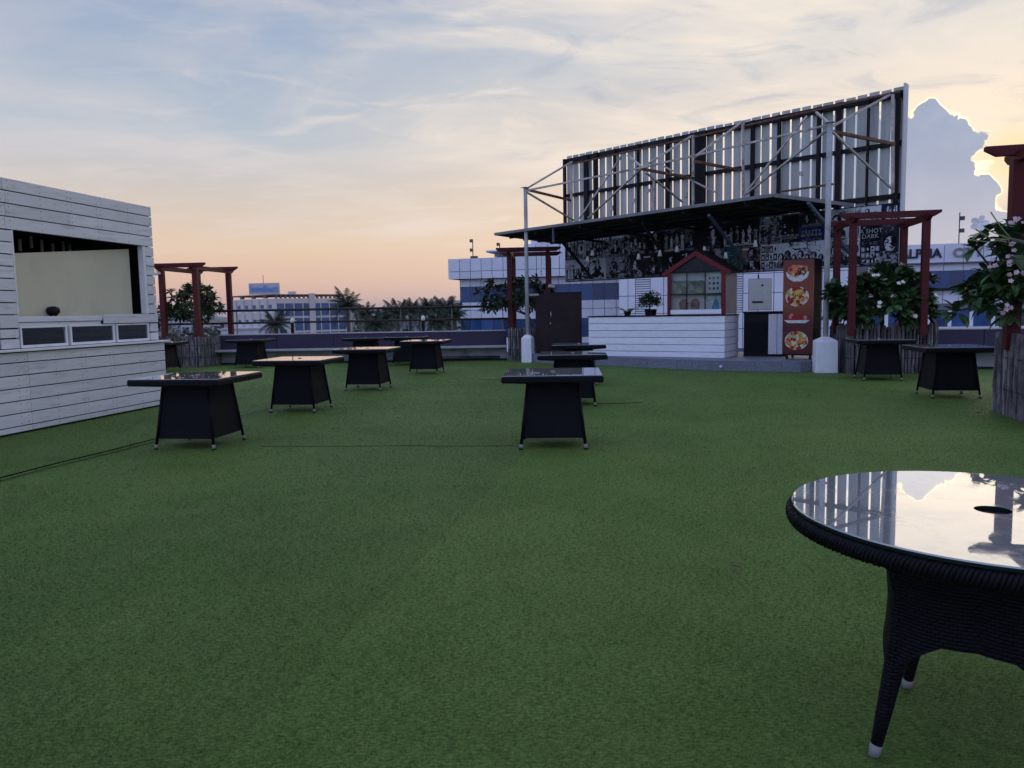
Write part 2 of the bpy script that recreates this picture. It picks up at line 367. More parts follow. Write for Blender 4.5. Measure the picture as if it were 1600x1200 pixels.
# turf fibres, denser close to where one stands
def fibres():
    # density falls and blade width grows with the distance from the near edge
    ys = np.linspace(1.6, 24.5, 400); wdt = 1.44*ys+1.2; pdf = 26000*(2/ys)**2.15*wdt; cdf = np.concatenate([[0], np.cumsum((pdf[1:]+pdf[:-1])/2*np.diff(ys))])
    n = int(cdf[-1]); y = np.interp(rng.random(n)*cdf[-1], cdf, ys); x = rng.uniform(-1, 1, n)*(.72*y+.6)
    X = np.c_[x, y]; Wd = .0030*(y/2.5)**.7; Ln = .013+.0007*y
    k = (X[:,0] > -6.55) & ~((X[:,0] > .4) & (X[:,1] > 17.2+.8*(7-X[:,0])))  # none under the kiosk or the stage
    X = X[k]; Wd = Wd[k]; Ln = Ln[k]; n = len(X)
    cl = np.sin(X[:,0]*37+np.sin(X[:,1]*23)*2)*.5+np.sin(X[:,1]*61+np.sin(X[:,0]*17)*2.5)*.5
    a = rng.uniform(0, 2*np.pi, n); L = Ln*rng.uniform(.6, 1.25, n)
    lean = rng.uniform(.25, 1.15, n); th = np.where(rng.random(n) < .5, rng.normal(0, .7, n), rng.uniform(0, 2*np.pi, n))
    tip = np.c_[X[:,0]+np.cos(th)*np.sin(lean)*L, X[:,1]+np.sin(th)*np.sin(lean)*L, np.cos(lean)*L]
    s = np.c_[-np.sin(a), np.cos(a)]*Wd[:,None]/2
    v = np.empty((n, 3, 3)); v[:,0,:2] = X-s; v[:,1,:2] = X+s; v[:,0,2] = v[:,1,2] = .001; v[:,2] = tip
    me = bpy.data.meshes.new('artificial_turf'); me.vertices.add(3*n); me.vertices.foreach_set('co', v.reshape(-1))
    me.loops.add(3*n); me.loops.foreach_set('vertex_index', np.arange(3*n, dtype=np.int32))
    me.polygons.add(n); me.polygons.foreach_set('loop_start', np.arange(0, 3*n, 3, dtype=np.int32)); me.polygons.foreach_set('loop_total', np.full(n, 3, np.int32))
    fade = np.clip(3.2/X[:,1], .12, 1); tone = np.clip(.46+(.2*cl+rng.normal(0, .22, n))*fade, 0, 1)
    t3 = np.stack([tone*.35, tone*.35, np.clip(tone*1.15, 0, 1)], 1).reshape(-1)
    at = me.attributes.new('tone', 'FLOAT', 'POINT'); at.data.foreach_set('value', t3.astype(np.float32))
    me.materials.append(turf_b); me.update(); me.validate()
    o = put('artificial_turf', me, kind='stuff'); tag(o, 'short green artificial turf covering the whole roof terrace', 'artificial turf')
fibres()
sm = mat('turf_seam', (.045,.07,.02), .9, .3)
def seam(pts, wd=.006, m_=None):
    b = MB()
    for p, q in zip(pts, pts[1:]): b.beam((*p, .003), (*q, .003), wd, .006)
    b.build('turf_seam', m_ or sm, tf)
faint = mat('turf_joint', (.05,.085,.022), .9, .3); gap = mat('turf_gap', (.005,.006,.004), 1.0, .2, spec=0.)
b = MB(); gp = [(-4.95, 6.35, .016), (-4.82, 7.05, .016), (-4.68, 7.8, .015), (-4.5, 8.5, .017), (-4.36, 9.25, .012), (-4.2, 10.2, .008), (-3.95, 11.6, .006), (-3.8, 12.5, .004)]
for p, q in zip(gp, gp[1:]): b.add([(p[0]-p[2]*1.7,p[1],.031),(p[0]+p[2]*1.7,p[1],.031),(q[0]+q[2]*1.7,q[1],.031),(q[0]-q[2]*1.7,q[1],.031)], [(0,1,2,3)])
b.build('turf_seam', gap, tf)
def wob(x0, y0, y1, n=9): return [(x0+.2*(y-y0)+random.uniform(-.012,.012), y) for y in np.linspace(y0, y1, n)]
seam([(-2.9, 8.75), (-2.4, 8.69), (-1.9, 8.66), (-1.2, 8.62), (-.8, 8.55), (-.3, 8.52), (.0, 8.50)], .007, faint); seam([(1.0, 12.2), (1.35, 12.26), (1.7, 12.22), (2.1, 12.3)], .012, gap); seam([(-.7, 17.0), (.3, 16.9), (1.0, 16.9)], .01)
# fallen leaves
lf = MB().add([(-.05,0,.006),(-.01,.02,.02),(.05,0,.008),(.0,-.022,.014)], [(0,3,2,1)]).mesh('fallen_leaf', mat('dry_leaf', (.16,.10,.06), .8, .3))
for x, y in ((5.55, 10.35), (1.25, 4.25), (.35, 18.3), (-2.4, 5.7), (6.25, 10.2), (2.9, 7.4), (4.9, 12.6)):
    tag(put('fallen_leaf', lf, None, (x, y, .028), (0, 0, x*7)), 'small dry brown leaf fallen on the green turf', 'leaf', 'dry leaves fallen on the turf')

# ------------------------------------------------------------------ parapet with built-in bench, railing
def parapet(label, p0, p1, npan, end_white=False):
    p0, p1 = Vector(p0), Vector(p1); L = (p1-p0).length; rz = math.atan2((p1-p0).y, (p1-p0).x)
    t = thing('parapet_bench', label, 'bench', (p0.x, p0.y, 0), rz)   # local -y faces the terrace
    MB().box(0, L, .06, .34, 0, .42).build('lower_wall', plaster, t)
    MB().box(0, L, -.36, .14, .40, .46).build('seat_slab', coping, t, bevel=.008)
    MB().box(0, L, -.02, .34, -.0, .05).build('skirting', dark_steel, t)
    MB().box(0, L, .16, .36, .46, .90).build('back_wall', plaster, t)
    for i in range(npan):
        a, b = L*i/npan+.004, L*(i+1)/npan-.004
        MB().box(a, b, .10, .16, .465, .895).build('back_panel', purple, t, bevel=.006)
    MB().box(0, L, .09, .40, .90, .93).build('coping', coping, t, bevel=.006)
    return t
parapet('aubergine backed bench along the far parapet under the railing', (-9.15, 24.0, 0), (-.15, 23.9, 0), 5)
parapet('aubergine backed bench along the right parapet behind the two tables', (8.75, 18.0, 0), (15, 16.6, 0), 3)
parapet('short aubergine bench beside the left pergola planter', (-14, 25.0, 0), (-11.3, 24.6, 0), 1)
# cables lying along the foot of the far bench
for k, (z, lab) in enumerate(((.05, 'black cables lying along the foot of the far bench'), )):
    c = MB()
    for q in range(3): c.path([(x, 23.72-.05*q+.03*math.sin(x*3+q), .05+.10*max(0, math.sin((x+2.5)*.6+q*.4))*(q+1)/3) for x in np.linspace(-5.4, -.35, 26)], .014, 5)
    tag(c.build('cable_bundle', cable_m, smooth=True), lab, 'cable')
ra = thing('railing', 'two bar brown steel railing along the far parapet', 'railing', (-13, 24.2, .93))
MB().path([(0,0,.74),(13.1,0,.74)], .036, 8).build('top_rail', rail_m, ra, smooth=True)
MB().path([(0,0,.35),(13.1,0,.35)], .032, 8).build('middle_rail', rail_m, ra, smooth=True)
pm_ = MB().path([(0,0,0),(0,0,.74)], .016, 6).mesh('post', rail_post)
for x in (.4, 2.2, 4.4, 6.1, 7.95, 9.55, 11.15, 12.75): put('post', pm_, ra, (x, 0, 0))
for px, lab in ((-6.85, 'short dark bollard lamp on the far parapet below the lettered office block'), (-2.75, 'short dark bollard lamp on the far parapet among the palm tops')):
    t = thing('parapet_lamp', lab, 'lamp', (px, 24.15, .93), 0, 'bollard lamps on the far parapet')
    MB().box(-.045, .045, -.045, .045, 0, .34).build('stem', dark_steel, t, bevel=.006)
    MB().lathe([(0, .34), (.06, .34), (.065, .40), (.05, .46), (.02, .49), (0, .495)], 12).build('lamp_head', lamp_white, t, smooth=True)

# ------------------------------------------------------------------ white plank kiosk on the left
ks = thing('plank_kiosk', 'white plank kiosk with serving hatch and low windows at left', 'kiosk', (-6.01, 13.12, 0), math.atan2(-.983, -.181))
# local x runs along the front towards the viewer, local +y faces the terrace, -y is inside
KL, KD = 4.6, 3.2
def plank(x0, x1, z0, z1, y=.0, th=.025, m=None): MB().box(x0, x1, y-th, y, z0+.007, z1-.007).build('plank', m or white_plank, ks, bevel=.003)
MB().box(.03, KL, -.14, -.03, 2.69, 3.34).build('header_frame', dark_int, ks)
rows = [2.68, 2.85, 3.02, 3.185, 3.35]
brk = [[0, 1.26, 3.02, KL], [0, 1.86, 3.0, KL], [0, 2.98, KL], [0, 3.02, KL]]
for i in range(4):
    for a, b in zip(brk[i], brk[i][1:]): plank(a+.003, b-.003, rows[i], rows[i+1])
z = 1.57
while z < 2.67:
    z1 = min(z+.158, 2.68); plank(.0, .20, z, z1); plank(2.93, 3.22, z, z1); z = z1
MB().box(.205, .27, -.10, -.005, 1.57, 2.68).build('jamb', white_paint, ks)
MB().box(2.90, 2.925, -.10, -.004, 1.57, 2.68).build('jamb', white_paint, ks)
MB().box(.02, .2, -.12, -.03, 1.12, 2.68).build('post', dark_int, ks); MB().box(2.95, 3.2, -.12, -.03, 1.12, 2.68).build('post', dark_int, ks)
plank(0, 1.30, 1.415, 1.57, .012, .03); MB().box(1.31, 2.92, -.06, -.02, 1.47, 1.545).build('sill_board', white_plank, ks, bevel=.004)
MB().box(1.31, 2.92, -.075, -.045, 1.40, 1.465).build('sill_board', white_plank, ks, bevel=.004)
plank(2.93, 3.22, 1.39, 1.57, .006); plank(2.93, 3.22, 1.26, 1.385); plank(2.93, 3.22, 1.12, 1.255); plank(.0, .2, 1.26, 1.41); plank(.0, .2, 1.12, 1.255)
plank(3.225, KL, 1.42, 1.57, .01)
# low windows
wins = [(.23, 1.02), (1.07, 2.0), (2.06, 2.90), (3.30, 4.4)]
for a, b in wins:
    f = MB()
    f.box(a, b, -.05, -.004, 1.125, 1.160); f.box(a, b, -.05, -.004, 1.39, 1.41); f.box(a, a+.026, -.05, -.004, 1.16, 1.39); f.box(b-.026, b, -.05, -.004, 1.16, 1.39)
    wf = f.build('window_frame', white_paint, ks)
    MB().box(a+.026, b-.026, -.03, -.024, 1.16, 1.39).build('pane', pane, wf)
MB().box(-.14, KL, -.04, .13, 1.085, 1.115).build('ledge', white_paint, ks, bevel=.005)
for k, (x, wd, h, c) in enumerate(((.35,.3,.16,white_paint),(.75,.2,.11,coping),(1.15,.34,.14,steel_m),(1.6,.3,.18,white_paint),(2.1,.28,.12,coping),(2.45,.4,.17,white_paint),(3.4,.5,.15,coping))): MB().box(x, x+wd, -.48-.04*(k % 3), -.30, 1.13, 1.13+h).build('storage_box', c, ks, bevel=.01)
MB().box(.12, KL-.1, -.6, -.09, 1.10, 1.125).build('inner_shelf', steel_m, ks)
# base planks
zz_ = [0.02, .10, .27, .435, .60, .77, .94, 1.075]
for i in range(7):
    for a, b in ((-.06, 2.88), (2.885, KL)): plank(a, b-.003, zz_[i], zz_[i+1], .06, .03)
MB().box(-.03, KL, -.1, .028, 0, 1.08).build('base_core', dark_int, ks)
MB().box(-.02, KL, .03, .05, 0, .02).build('base_shadow_gap', black, ks)
nh = MB()
for x in (.05, .6, 1.22, 1.3, 1.82, 1.9, 2.4, 2.94, 3.06, 3.6, 4.2):
    for zr in rows[:-1]:
        for dz1 in (.045, .125): nh.box(x-.005, x+.005, .0, .003, zr+dz1-.005, zr+dz1+.005)
    for i in range(7):
        for dz1 in (.04, .125):
            if zz_[i]+dz1 < zz_[i+1]-.02: nh.box(x-.005, x+.005, .06, .063, zz_[i]+dz1-.005, zz_[i]+dz1+.005)
nh.build('nail_heads', mat('nail_rust', (.12,.08,.06), .7), ks, kind='stuff')
# inside: cream end wall, dark roof and counter
MB().prism([(.37,1.50),(2.98,1.50),(2.98,2.37),(.37,2.63)], -.22, -.19, axis='y').build('blind_board', cream, ks)
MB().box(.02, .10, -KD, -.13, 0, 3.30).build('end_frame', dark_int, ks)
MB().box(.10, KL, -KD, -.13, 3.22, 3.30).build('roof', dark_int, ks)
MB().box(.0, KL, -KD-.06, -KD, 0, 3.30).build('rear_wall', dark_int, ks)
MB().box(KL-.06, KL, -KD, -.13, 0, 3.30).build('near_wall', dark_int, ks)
MB().box(.12, KL-.08, -KD, -.06, 1.38, 1.42).build('work_counter', mat('dark_laminate', (.02,.025,.03), .35, .2), ks)
MB().box(.12, KL-.08, -KD, -2.4, .0, 1.3).build('back_cabinet', mat('blue_grey_cabinet', (.05,.065,.085), .5, .3, 2), ks)
hs = MB().box(-.018, .018, -.012, .012, -.17, 0).mesh('hanging_strip', mat('strip_grey', (.30,.28,.25), .6, .2))
for k, (x, y) in enumerate(((2.82,-.5),(2.62,-.52),(2.15,-.6),(1.92,-.62),(1.68,-.66),(1.42,-.7),(1.15,-.75),(.95,-.8))): put('hanging_strip', hs, ks, (x, y, 2.66-.03*(k % 3)+.05))
sp_ = thing('spot_lamp', 'small round black spot lamp on the kiosk hatch counter', 'lamp', (-6.01+.18*.0, 13.12, 0), ks.rotation_euler.z)
sp_.location = ks.matrix_basis @ Vector((2.16, -.13, 1.525))
MB().lathe([(0,.03),(.05,.035),(.085,.07),(.09,.11),(.07,.145),(.03,.16),(0,.16)], 14).build('lamp_head', black, sp_, smooth=True)
MB().box(-.05,-.035,-.02,.02,0,.06).build('foot', black, sp_); MB().box(.035,.05,-.02,.02,0,.06).build('foot', black, sp_)

# ------------------------------------------------------------------ planters clad with bamboo and pergolas
def planter(label, loc, rz, wx, wy, h, dia, group='bamboo clad planters under the pergolas'):
    t = thing('bamboo_planter', label, 'planter', loc, rz, group)    # x right, y back, origin at near left corner
    MB().box(.05, wx-.05, .05, wy-.05, 0, h-.10).build('box', dark_int, t)
    MB().box(.06, wx-.06, .06, wy-.06, h-.10, h-.07).build('soil', soil, t)
    vars_ = []
    for k in range(4):
        b = MB(); hh = h+random.uniform(-.05, .06); r = dia/2*random.uniform(.85, 1.1)
        zs = [0, hh*.3, hh*.31, hh*.62, hh*.63, hh]; b.path([(random.uniform(-.004,.004), 0, z) for z in zs], [r, r*.95, r*1.1, r*.95, r*1.08, r*.92], 6)
        vars_.append(b.mesh('bamboo_stick', bamboo, smooth=False))
    def row(x0, y0, x1, y1):
        L = math.hypot(x1-x0, y1-y0); n = int(L/(dia*1.13))
        for i in range(n):
            f = (i+.5)/n
            put('bamboo_stick', random.choice(vars_), t, (x0+(x1-x0)*f+random.uniform(-.006,.006), y0+(y1-y0)*f+random.uniform(-.008,.008), 0), (random.uniform(-.012,.012), random.uniform(-.012,.012), random.uniform(0,6)))
    row(0, 0, wx, 0); row(0, 0, 0, wy); row(wx, 0, wx, wy)
    for z in (h*.33, h*.72):
        MB().path([(-.03,wy,z),(-.035,-.035,z),(wx+.035,-.035,z),(wx+.03,wy,z)], .006, 5).build('binding_wire', cable_m, t)
    return t
def pergola(label, loc, rz, wx, wy, h, ps=.15, ov=.32, group='red timber pergolas over the planters'):
    t = thing('pergola', label, 'pergola', loc, rz, group)
    for x in (0, wx):
        for y in (0, wy): MB().box(x-ps/2, x+ps/2, y-ps/2, y+ps/2, -.12, h).build('post', red_wood, t, bevel=.006)
    bh = .13
    def tapered(p0, p1, z0):     # beam with undercut ends
        p0, p1 = Vector(p0), Vector(p1); d = (p1-p0).normalized(); n = Vector((-d.y, d.x, 0))*.045
        a, b = p0-d*ov, p1+d*ov; vs = []
        for s in (-1, 1):
            q = n*s
            vs += [a+q+Vector((0,0,z0+bh)), b+q+Vector((0,0,z0+bh)), b+q+Vector((0,0,z0+bh*.62)), b-d*.14+q+Vector((0,0,z0)), a+d*.14+q+Vector((0,0,z0)), a+q+Vector((0,0,z0+bh*.62))]
        MB().add(vs, [(0,1,2,3,4,5),(11,10,9,8,7,6)]+[(i, (i+1) % 6, 6+(i+1) % 6, 6+i) for i in range(6)]).build('beam', red_wood, t)
    for x in (0, wx):
        tapered((x, 0, 0), (x, wy, 0), h-.02)
    for y in (0, wy):
        tapered((0, y, 0), (wx, y, 0), h+.06)
    return t
ROT = R(-8)
planter('bamboo clad planter at far left beside the plank kiosk', (-11.05, 23.05, 0), R(-5), 1.85, 2.0, .92, .050)
pergola('red timber pergola over the far left planter', (-10.45, 23.25, .9), R(-5), 1.05, 2.2, 2.02, .15)
planter('bamboo clad planter in the middle left of the stage', (-.08, 23.55, 0), R(-4), 1.55, 1.8, 1.0, .055)
pergola('red timber pergola in the middle behind the brown cabinet', (-.02, 23.75, .95), R(-4), 1.18, 2.0, 2.3, .14, .4)
planter('bamboo clad planter right of the white footing with white flowers', (7.42, 16.75, 0), R(-8), 1.75, 1.7, 1.05, .062)
pergola('red timber pergola over the white flowering planter near the billboard', (7.27, 16.45, .98), R(-11), 1.42, 1.5, 2.27, .14, .28)
planter('bamboo clad planter at the right edge of the photo', (6.17, 8.62, 0), R(-16), 2.2, 2.2, 1.07, .075)
pergola('red timber pergola at the right edge of the photo', (6.23, 8.72, 1.0), R(-15), 1.6, 1.5, 2.34, .17, .40)
# end pier behind the middle planter, small cameras on the pergola posts
for p, lab, rz in (((-10.50, 23.13, 2.82), 'small white security camera on the left pergola post', R(160)), ((1.23, 23.55, 2.25), 'small white security camera on the middle pergola post', R(20))):
    t = thing('security_camera', lab, 'camera', p, rz)
    MB().path([(-.06,0,0),(.12,0,-.02)], .045, 10).build('body', lamp_white, t); MB().path([(0,0,.03),(0,.08,.07)], .015, 6).build('bracket', lamp_white, t)
    MB().path([(.12,0,-.02),(.135,0,-.02)], .034, 10).build('lens', black, t)

# ------------------------------------------------------------------ foliage
def leaf_template():
    # along +x, length 1, width 1 (scaled), folded on the midrib and drooping at the tip
    xs = [0, .18, .45, .75, 1.0]; hw = [.05, .34, .5, .38, .0]; dr = [0, .02, 0, -.06, -.18]
    v = []; f = []
    for x, h, d in zip(xs, hw, dr): v += [(x, -h, d+.10*h), (x, 0, d-.02), (x, h, d+.10*h)]
    for i in range(4): a = 3*i; f += [(a, a+3, a+4, a+1), (a+1, a+4, a+5, a+2)]
    return np.array(v), np.array(f)
LV, LF = leaf_template()
def leaf_mats(tips, n_per, ln, wd, spread=(-.35, 1.0)):
    out = []
    for p, d in tips:
        d = Vector(d).normalized(); q = d.to_track_quat('Z', 'Y').to_matrix()
        for k in range(n_per):
            phi = 2*math.pi*(k*.381966)+random.uniform(-.3, .3); elv = random.uniform(*spread)
            x = q @ Vector((math.cos(phi)*math.cos(elv), math.sin(phi)*math.cos(elv), math.sin(elv)))
            x.normalize(); up = Vector((0,0,1)); y = up.cross(x)
            if y.length < .05: y = Vector((0,1,0))
            y.normalize(); z = x.cross(y)
            roll = random.uniform(-.5, .5); y, z = y*math.cos(roll)+z*math.sin(roll), z*math.cos(roll)-y*math.sin(roll)
            l = ln*random.uniform(.65, 1.15); w_ = wd*random.uniform(.8, 1.2)
            base = Vector(p)+x*.02+d*random.uniform(-.08, .02)
            out.append((base, x, y, z, l, w_))
    return out
def leaves_joined(name, mats_, lm, parent, kind='stuff'):
    n = len(lm); V = np.empty((n, len(LV), 3))
    for i, (b, x, y, z, l, w_) in enumerate(lm):
        M = np.array([np.array(x)*l, np.array(y)*w_, np.array(z)*l]); V[i] = LV @ M+np.array(b)
    F = (LF[None]+(np.arange(n)*len(LV))[:,None,None]).reshape(-1, 4)
    me = bpy.data.meshes.new(name); me.from_pydata(V.reshape(-1, 3).tolist(), [], F.tolist()); me.materials.append(mats_); me.update()
    return put(name, me, parent, kind=kind)
leaf_me = None
def leaves_single(name, mats_, lm, parent, frac_yellow=0.):
    mes = []
    for m_ in (mats_, leaf_y):
        me = bpy.data.meshes.new(name); me.from_pydata(LV.tolist(), [], LF.tolist()); me.materials.append(m_); me.update(); mes.append(me)
    for b, x, y, z, l, w_ in lm:
        o = put(name, mes[1] if random.random() < frac_yellow else mes[0], parent)
        M = Matrix((x*l, y*w_, z*l)).transposed().to_4x4(); M.translation = b; o.matrix_basis = M
def woody(base, tips, r0, forks=4, bend=.25):
    """trunk that forks towards the tips; returns one mesh builder"""
    b = MB(); base = Vector(base); cen = sum((Vector(p) for p, d in tips), Vector())/len(tips)
    fork = base.lerp(cen, .38); fork.z = base.z+(cen.z-base.z)*.42
    b.path([base, base.lerp(fork, .5)+Vector((random.uniform(-.04,.04), random.uniform(-.04,.04), 0)), fork], [r0, r0*.85, r0*.75], 7)
    limbs = []
    for k in range(forks):
        a = 2*math.pi*k/forks+random.uniform(-.4,.4); sub = [Vector(p) for p, d in tips if abs((math.atan2(p[1]-cen.y, p[0]-cen.x)-a+math.pi) % (2*math.pi)-math.pi) < math.pi/forks+.3]
        tgt = sum(sub, Vector())/len(sub) if sub else cen
        e = fork.lerp(tgt, .6); mid = fork.lerp(e, .5)+Vector((0,0,-.06)); b.path([fork, mid, e], [r0*.6, r0*.5, r0*.4], 6); limbs += [fork, mid, e]
    for p, d in tips:
        p = Vector(p); q = min(limbs, key=lambda l: (l-p).length); m_ = q.lerp(p, .55)-Vector((0,0,.1*(p-q).length)); b.path([q, m_, p], [r0*.33, r0*.26, r0*.2], 5)
    return b
def crown_tips(c, rad, n, up=.35):
    tips = []; c = Vector(c)
    while len(tips) < n:
        v = Vector((random.gauss(0,1), random.gauss(0,1), random.gauss(0,1))).normalized()
        if v.z < -.55: continue
        s = random.uniform(.45, 1.0)**.6; lump = 1+.18*math.sin(v.x*5+c.x)+.15*math.sin(v.z*6+v.y*4)
        p = c+Vector((v.x*rad[0], v.y*rad[1], v.z*rad[2]))*s*lump
        d = (v+Vector((0,0,up+.3))).normalized(); tips.append((p, d))
    return tips
def flower(name, m_, parent, loc, d, size):
    b = MB()
    for k in range(5):
        a = 2*math.pi*k/5; c, s = math.cos(a), math.sin(a)
        def P(r, t, z): return ((c*r-s*t)*size, (s*r+c*t)*size, z*size)
        b.add([P(.02,0,0), P(.30,-.26,.14), P(.62,-.36,.22), P(.92,-.22,.22), P(1,.06,.16), P(.85,.30,.10), P(.55,.36,.06), P(.25,.22,.04), P(.55,.02,.08)], [(0,1,8),(1,2,8),(2,3,8),(3,4,8),(4,5,8),(5,6,8),(6,7,8),(7,0,8)])
    o = b.build(name, m_, parent, loc=loc); o.rotation_euler = Vector(d).to_track_quat('Z', 'Y').to_euler(); return o
# shrub in the left planter
t = thing('leafy_shrub', 'dark leafy shrub inside the far left pergola', 'shrub', (-9.9, 24.1, .85))
tp = crown_tips((-.05, 0, .95), (1.0, .8, .72), 85); woody((0,0,0), tp, .05, 5).build('trunk', bark, t, smooth=True)
leaves_joined('crown', leaf_m, leaf_mats(tp, 13, .21, .085), t)
# tree in the middle planter
t = thing('leafy_tree', 'dark leafy small tree in the middle planter before the white clad block', 'tree', (.45, 24.3, .9))
tp = crown_tips((-.15, 0, 1.05), (1.15, .9, .62), 95); tp = [(p, d) for p, d in tp if p.z > .42]; woody((.25,0,0), tp, .055, 5).build('trunk', bark, t, smooth=True)
leaves_joined('crown', leaf_m, leaf_mats(tp, 13, .20, .08), t)
# white plumeria, right planter
t = thing('white_plumeria', 'plumeria bush with white flowers in the planter right of the white footing', 'shrub', (8.32, 17.35, .95), 0, 'plumeria bushes in the right planters')
tp = crown_tips((-.02, -.35, .60), (1.02, .8, .78), 120, .6); woody((0,0,0), tp, .06, 5).build('trunk', bark, t, smooth=True)
lm = leaf_mats(tp, 15, .26, .135, (-.2, 1.05)); lm.sort(key=lambda q: q[0].y)
leaves_single('leaf', leaf_p, lm[:290], t); leaves_joined('foliage', leaf_p, lm[290:], t)
fr = sorted(tp, key=lambda q: q[0].y)[:34]; random.shuffle(fr)
for p, d in fr[:11]:
    for k in range(random.choice((1,2,3))): flower('flower', petal_w, t, p+d*.12+Vector((random.uniform(-.07,.07), -.08, random.uniform(-.06,.06))), (d+Vector((random.uniform(-.8,.8),-.9,.5))), .05)
# pink plumeria at the right edge
t = thing('pink_plumeria', 'plumeria bush with pink flowers at the right edge of the photo', 'shrub', (7.05, 10.35, .98), 0, 'plumeria bushes in the right planters')
tp = crown_tips((.14, 0, 1.0), (.92, .75, .86), 150, .6); tp += [(Vector((-1.15,-.1,.42)), Vector((-1,0,.4))), (Vector((-.95,-.2,.62)), Vector((-.8,-.2,.6))), (Vector((-.6,-.35,.38)), Vector((-.5,-.6,.3))), (Vector((-.2,-.45,.5)), Vector((0,-.8,.4)))]
woody((0,0,0), tp, .06, 5).build('trunk', bark, t, smooth=True)
lm = leaf_mats(tp, 14, .23, .105, (-.2, 1.05)); lm.sort(key=lambda q: q[0].y+q[0].x*.4)
leaves_single('leaf', leaf_p, lm[:290], t, .03); leaves_joined('foliage', leaf_p, lm[290:], t)
fr = sorted(tp, key=lambda q: q[0].y+q[0].x*.3-q[0].z*.1)[:40]; random.shuffle(fr)
for p, d in fr[:18]:
    for k in range(4): flower('flower', petal_p, t, p+d*.14+Vector((random.uniform(-.07,.07), random.uniform(-.08,0), random.uniform(-.05,.07))), (d+Vector((random.uniform(-.6,.6),-.8,0))), .033)
# close branch reaching in from the right
t = thing('plumeria_branch', 'close plumeria branch with one white flower and a big leaf at right edge', 'plant', (3.25, 3.7, 0))
b = MB(); b.path([(0,0,0),(-.03,-.01,.7),(-.16,-.04,1.25),(-.45,-.06,1.60),(-.68,-.06,1.74),(-.90,-.06,1.795)], [.035,.032,.024,.016,.011,.008], 8); b.build('stem', bark, t, smooth=True)
for q in ([(-.90,-.06,1.795),(-1.0,-.07,1.83),(-1.06,-.07,1.865)], [(-.90,-.06,1.795),(-.99,-.05,1.80),(-1.07,-.06,1.845)], [(-.90,-.06,1.795),(-.95,-.05,1.86),(-.99,-.04,1.925)], [(-.91,-.06,1.795),(-1.02,-.07,1.785),(-1.11,-.08,1.795)]):
    MB().path(q, [.0032,.0022,.0034], 6).build('flower_stalk', bud_m, t, smooth=True)
flower('flower', petal_w, t, (-1.065, -.08, 1.868), (-.55, -.75, .30), .040)
b_, x, y, z_ = Vector((-.60,-.10,1.66)), Vector((-.55,-.75,.25)).normalized(), None, None
for bb, xx, l, w_ in ((Vector((-.645,-.06,1.655)), Vector((-.95,-.28,.20)), .285, .10), (Vector((-.40,.0,1.66)), Vector((.4,.6,.5)), .34, .12), (Vector((-.3,-.1,1.6)), Vector((.7,-.5,.4)), .36, .12), (Vector((-.45,0,1.72)), Vector((-.1,.5,.9)), .3, .11)):
    xx = xx.normalized(); yy = Vector((0,0,1)).cross(xx).normalized(); zz2 = xx.cross(yy); yy, zz2 = yy*.6+zz2*.8, zz2*.6-yy*.8
    if l < .29: xx = Vector((-1,.05,.16)).normalized(); yy = Vector((.14,.35,.93)).normalized(); zz2 = xx.cross(yy)
    me = bpy.data.meshes.new('leaf'); me.from_pydata(LV.tolist(), [], LF.tolist()); me.materials.append(leaf_p); me.polygons.foreach_set('use_smooth', [True]*len(me.polygons)); me.update()
    o = put('leaf', me, t); M = Matrix((xx*l, yy*w_, zz2*l)).transposed().to_4x4(); M.translation = bb; o.matrix_basis = M

# ------------------------------------------------------------------ tables
def square_table(label, x, y, rz):
    if not square_table.proto:
        t = thing('square_table', label, 'table', group='square black wicker tables')
        h = .54
        MB().box(-h, h, -h, h, .742, .812).build('rim', wick_f, t, bevel=.014)
        b = MB(); q0, q1 = h-.02, .31
        b.add([(-q0,-q0,.742),(q0,-q0,.742),(q0,q0,.742),(-q0,q0,.742),(-q1,-q1,.715),(q1,-q1,.715),(q1,q1,.715),(-q1,q1,.715)], [(0,1,5,4),(1,2,6,5),(2,3,7,6),(3,0,4,7),(4,5,6,7)]).build('underframe', wick_plain, t)
        g = MB().box(-h+.012, h-.012, -h+.012, h-.012, .8125, .822).build('glass_top', glass_top, t, bevel=.002)
        MB().lathe([(.0,.823),(.026,.823),(.03,.827),(.022,.832),(0,.832)], 12).build('hole_cap', foot_m, g)
        a0, a1 = .272, .335
        for k in range(4):
            o = MB().add([(-a1,-a1,.125),(a1,-a1,.125),(a0,-a0,.72),(-a0,-a0,.72),(-a1,-a1+.02,.125),(a1,-a1+.02,.125),(a0,-a0+.02,.72),(-a0,-a0+.02,.72)], [(0,1,2,3),(7,6,5,4),(0,4,5,1),(3,2,6,7),(0,3,7,4),(1,5,6,2)]).build('side_panel', wick_f, t); o.rotation_euler.z = k*math.pi/2
        for sx in (-1,1):
            for sy in (-1,1):
                lg = MB().path([(sx*.347,sy*.347,.05),(sx*.27,sy*.27,.74)], .017, 8).build('leg', wick_plain, t, smooth=True)
                MB().path([(sx*.352,sy*.352,.004),(sx*.352,sy*.352,.018)], .024, 10).build('glide', black, lg); MB().path([(sx*.352,sy*.352,.018),(sx*.347,sy*.347,.06)], .020, 10).build('ferrule', foot_m, lg, smooth=True)
        square_table.proto = t
    else: t = copy_tree(square_table.proto)
    t['label'] = label; t.location = (x, y, 0); t.rotation_euler.z = R(rz); return t
square_table.proto = None
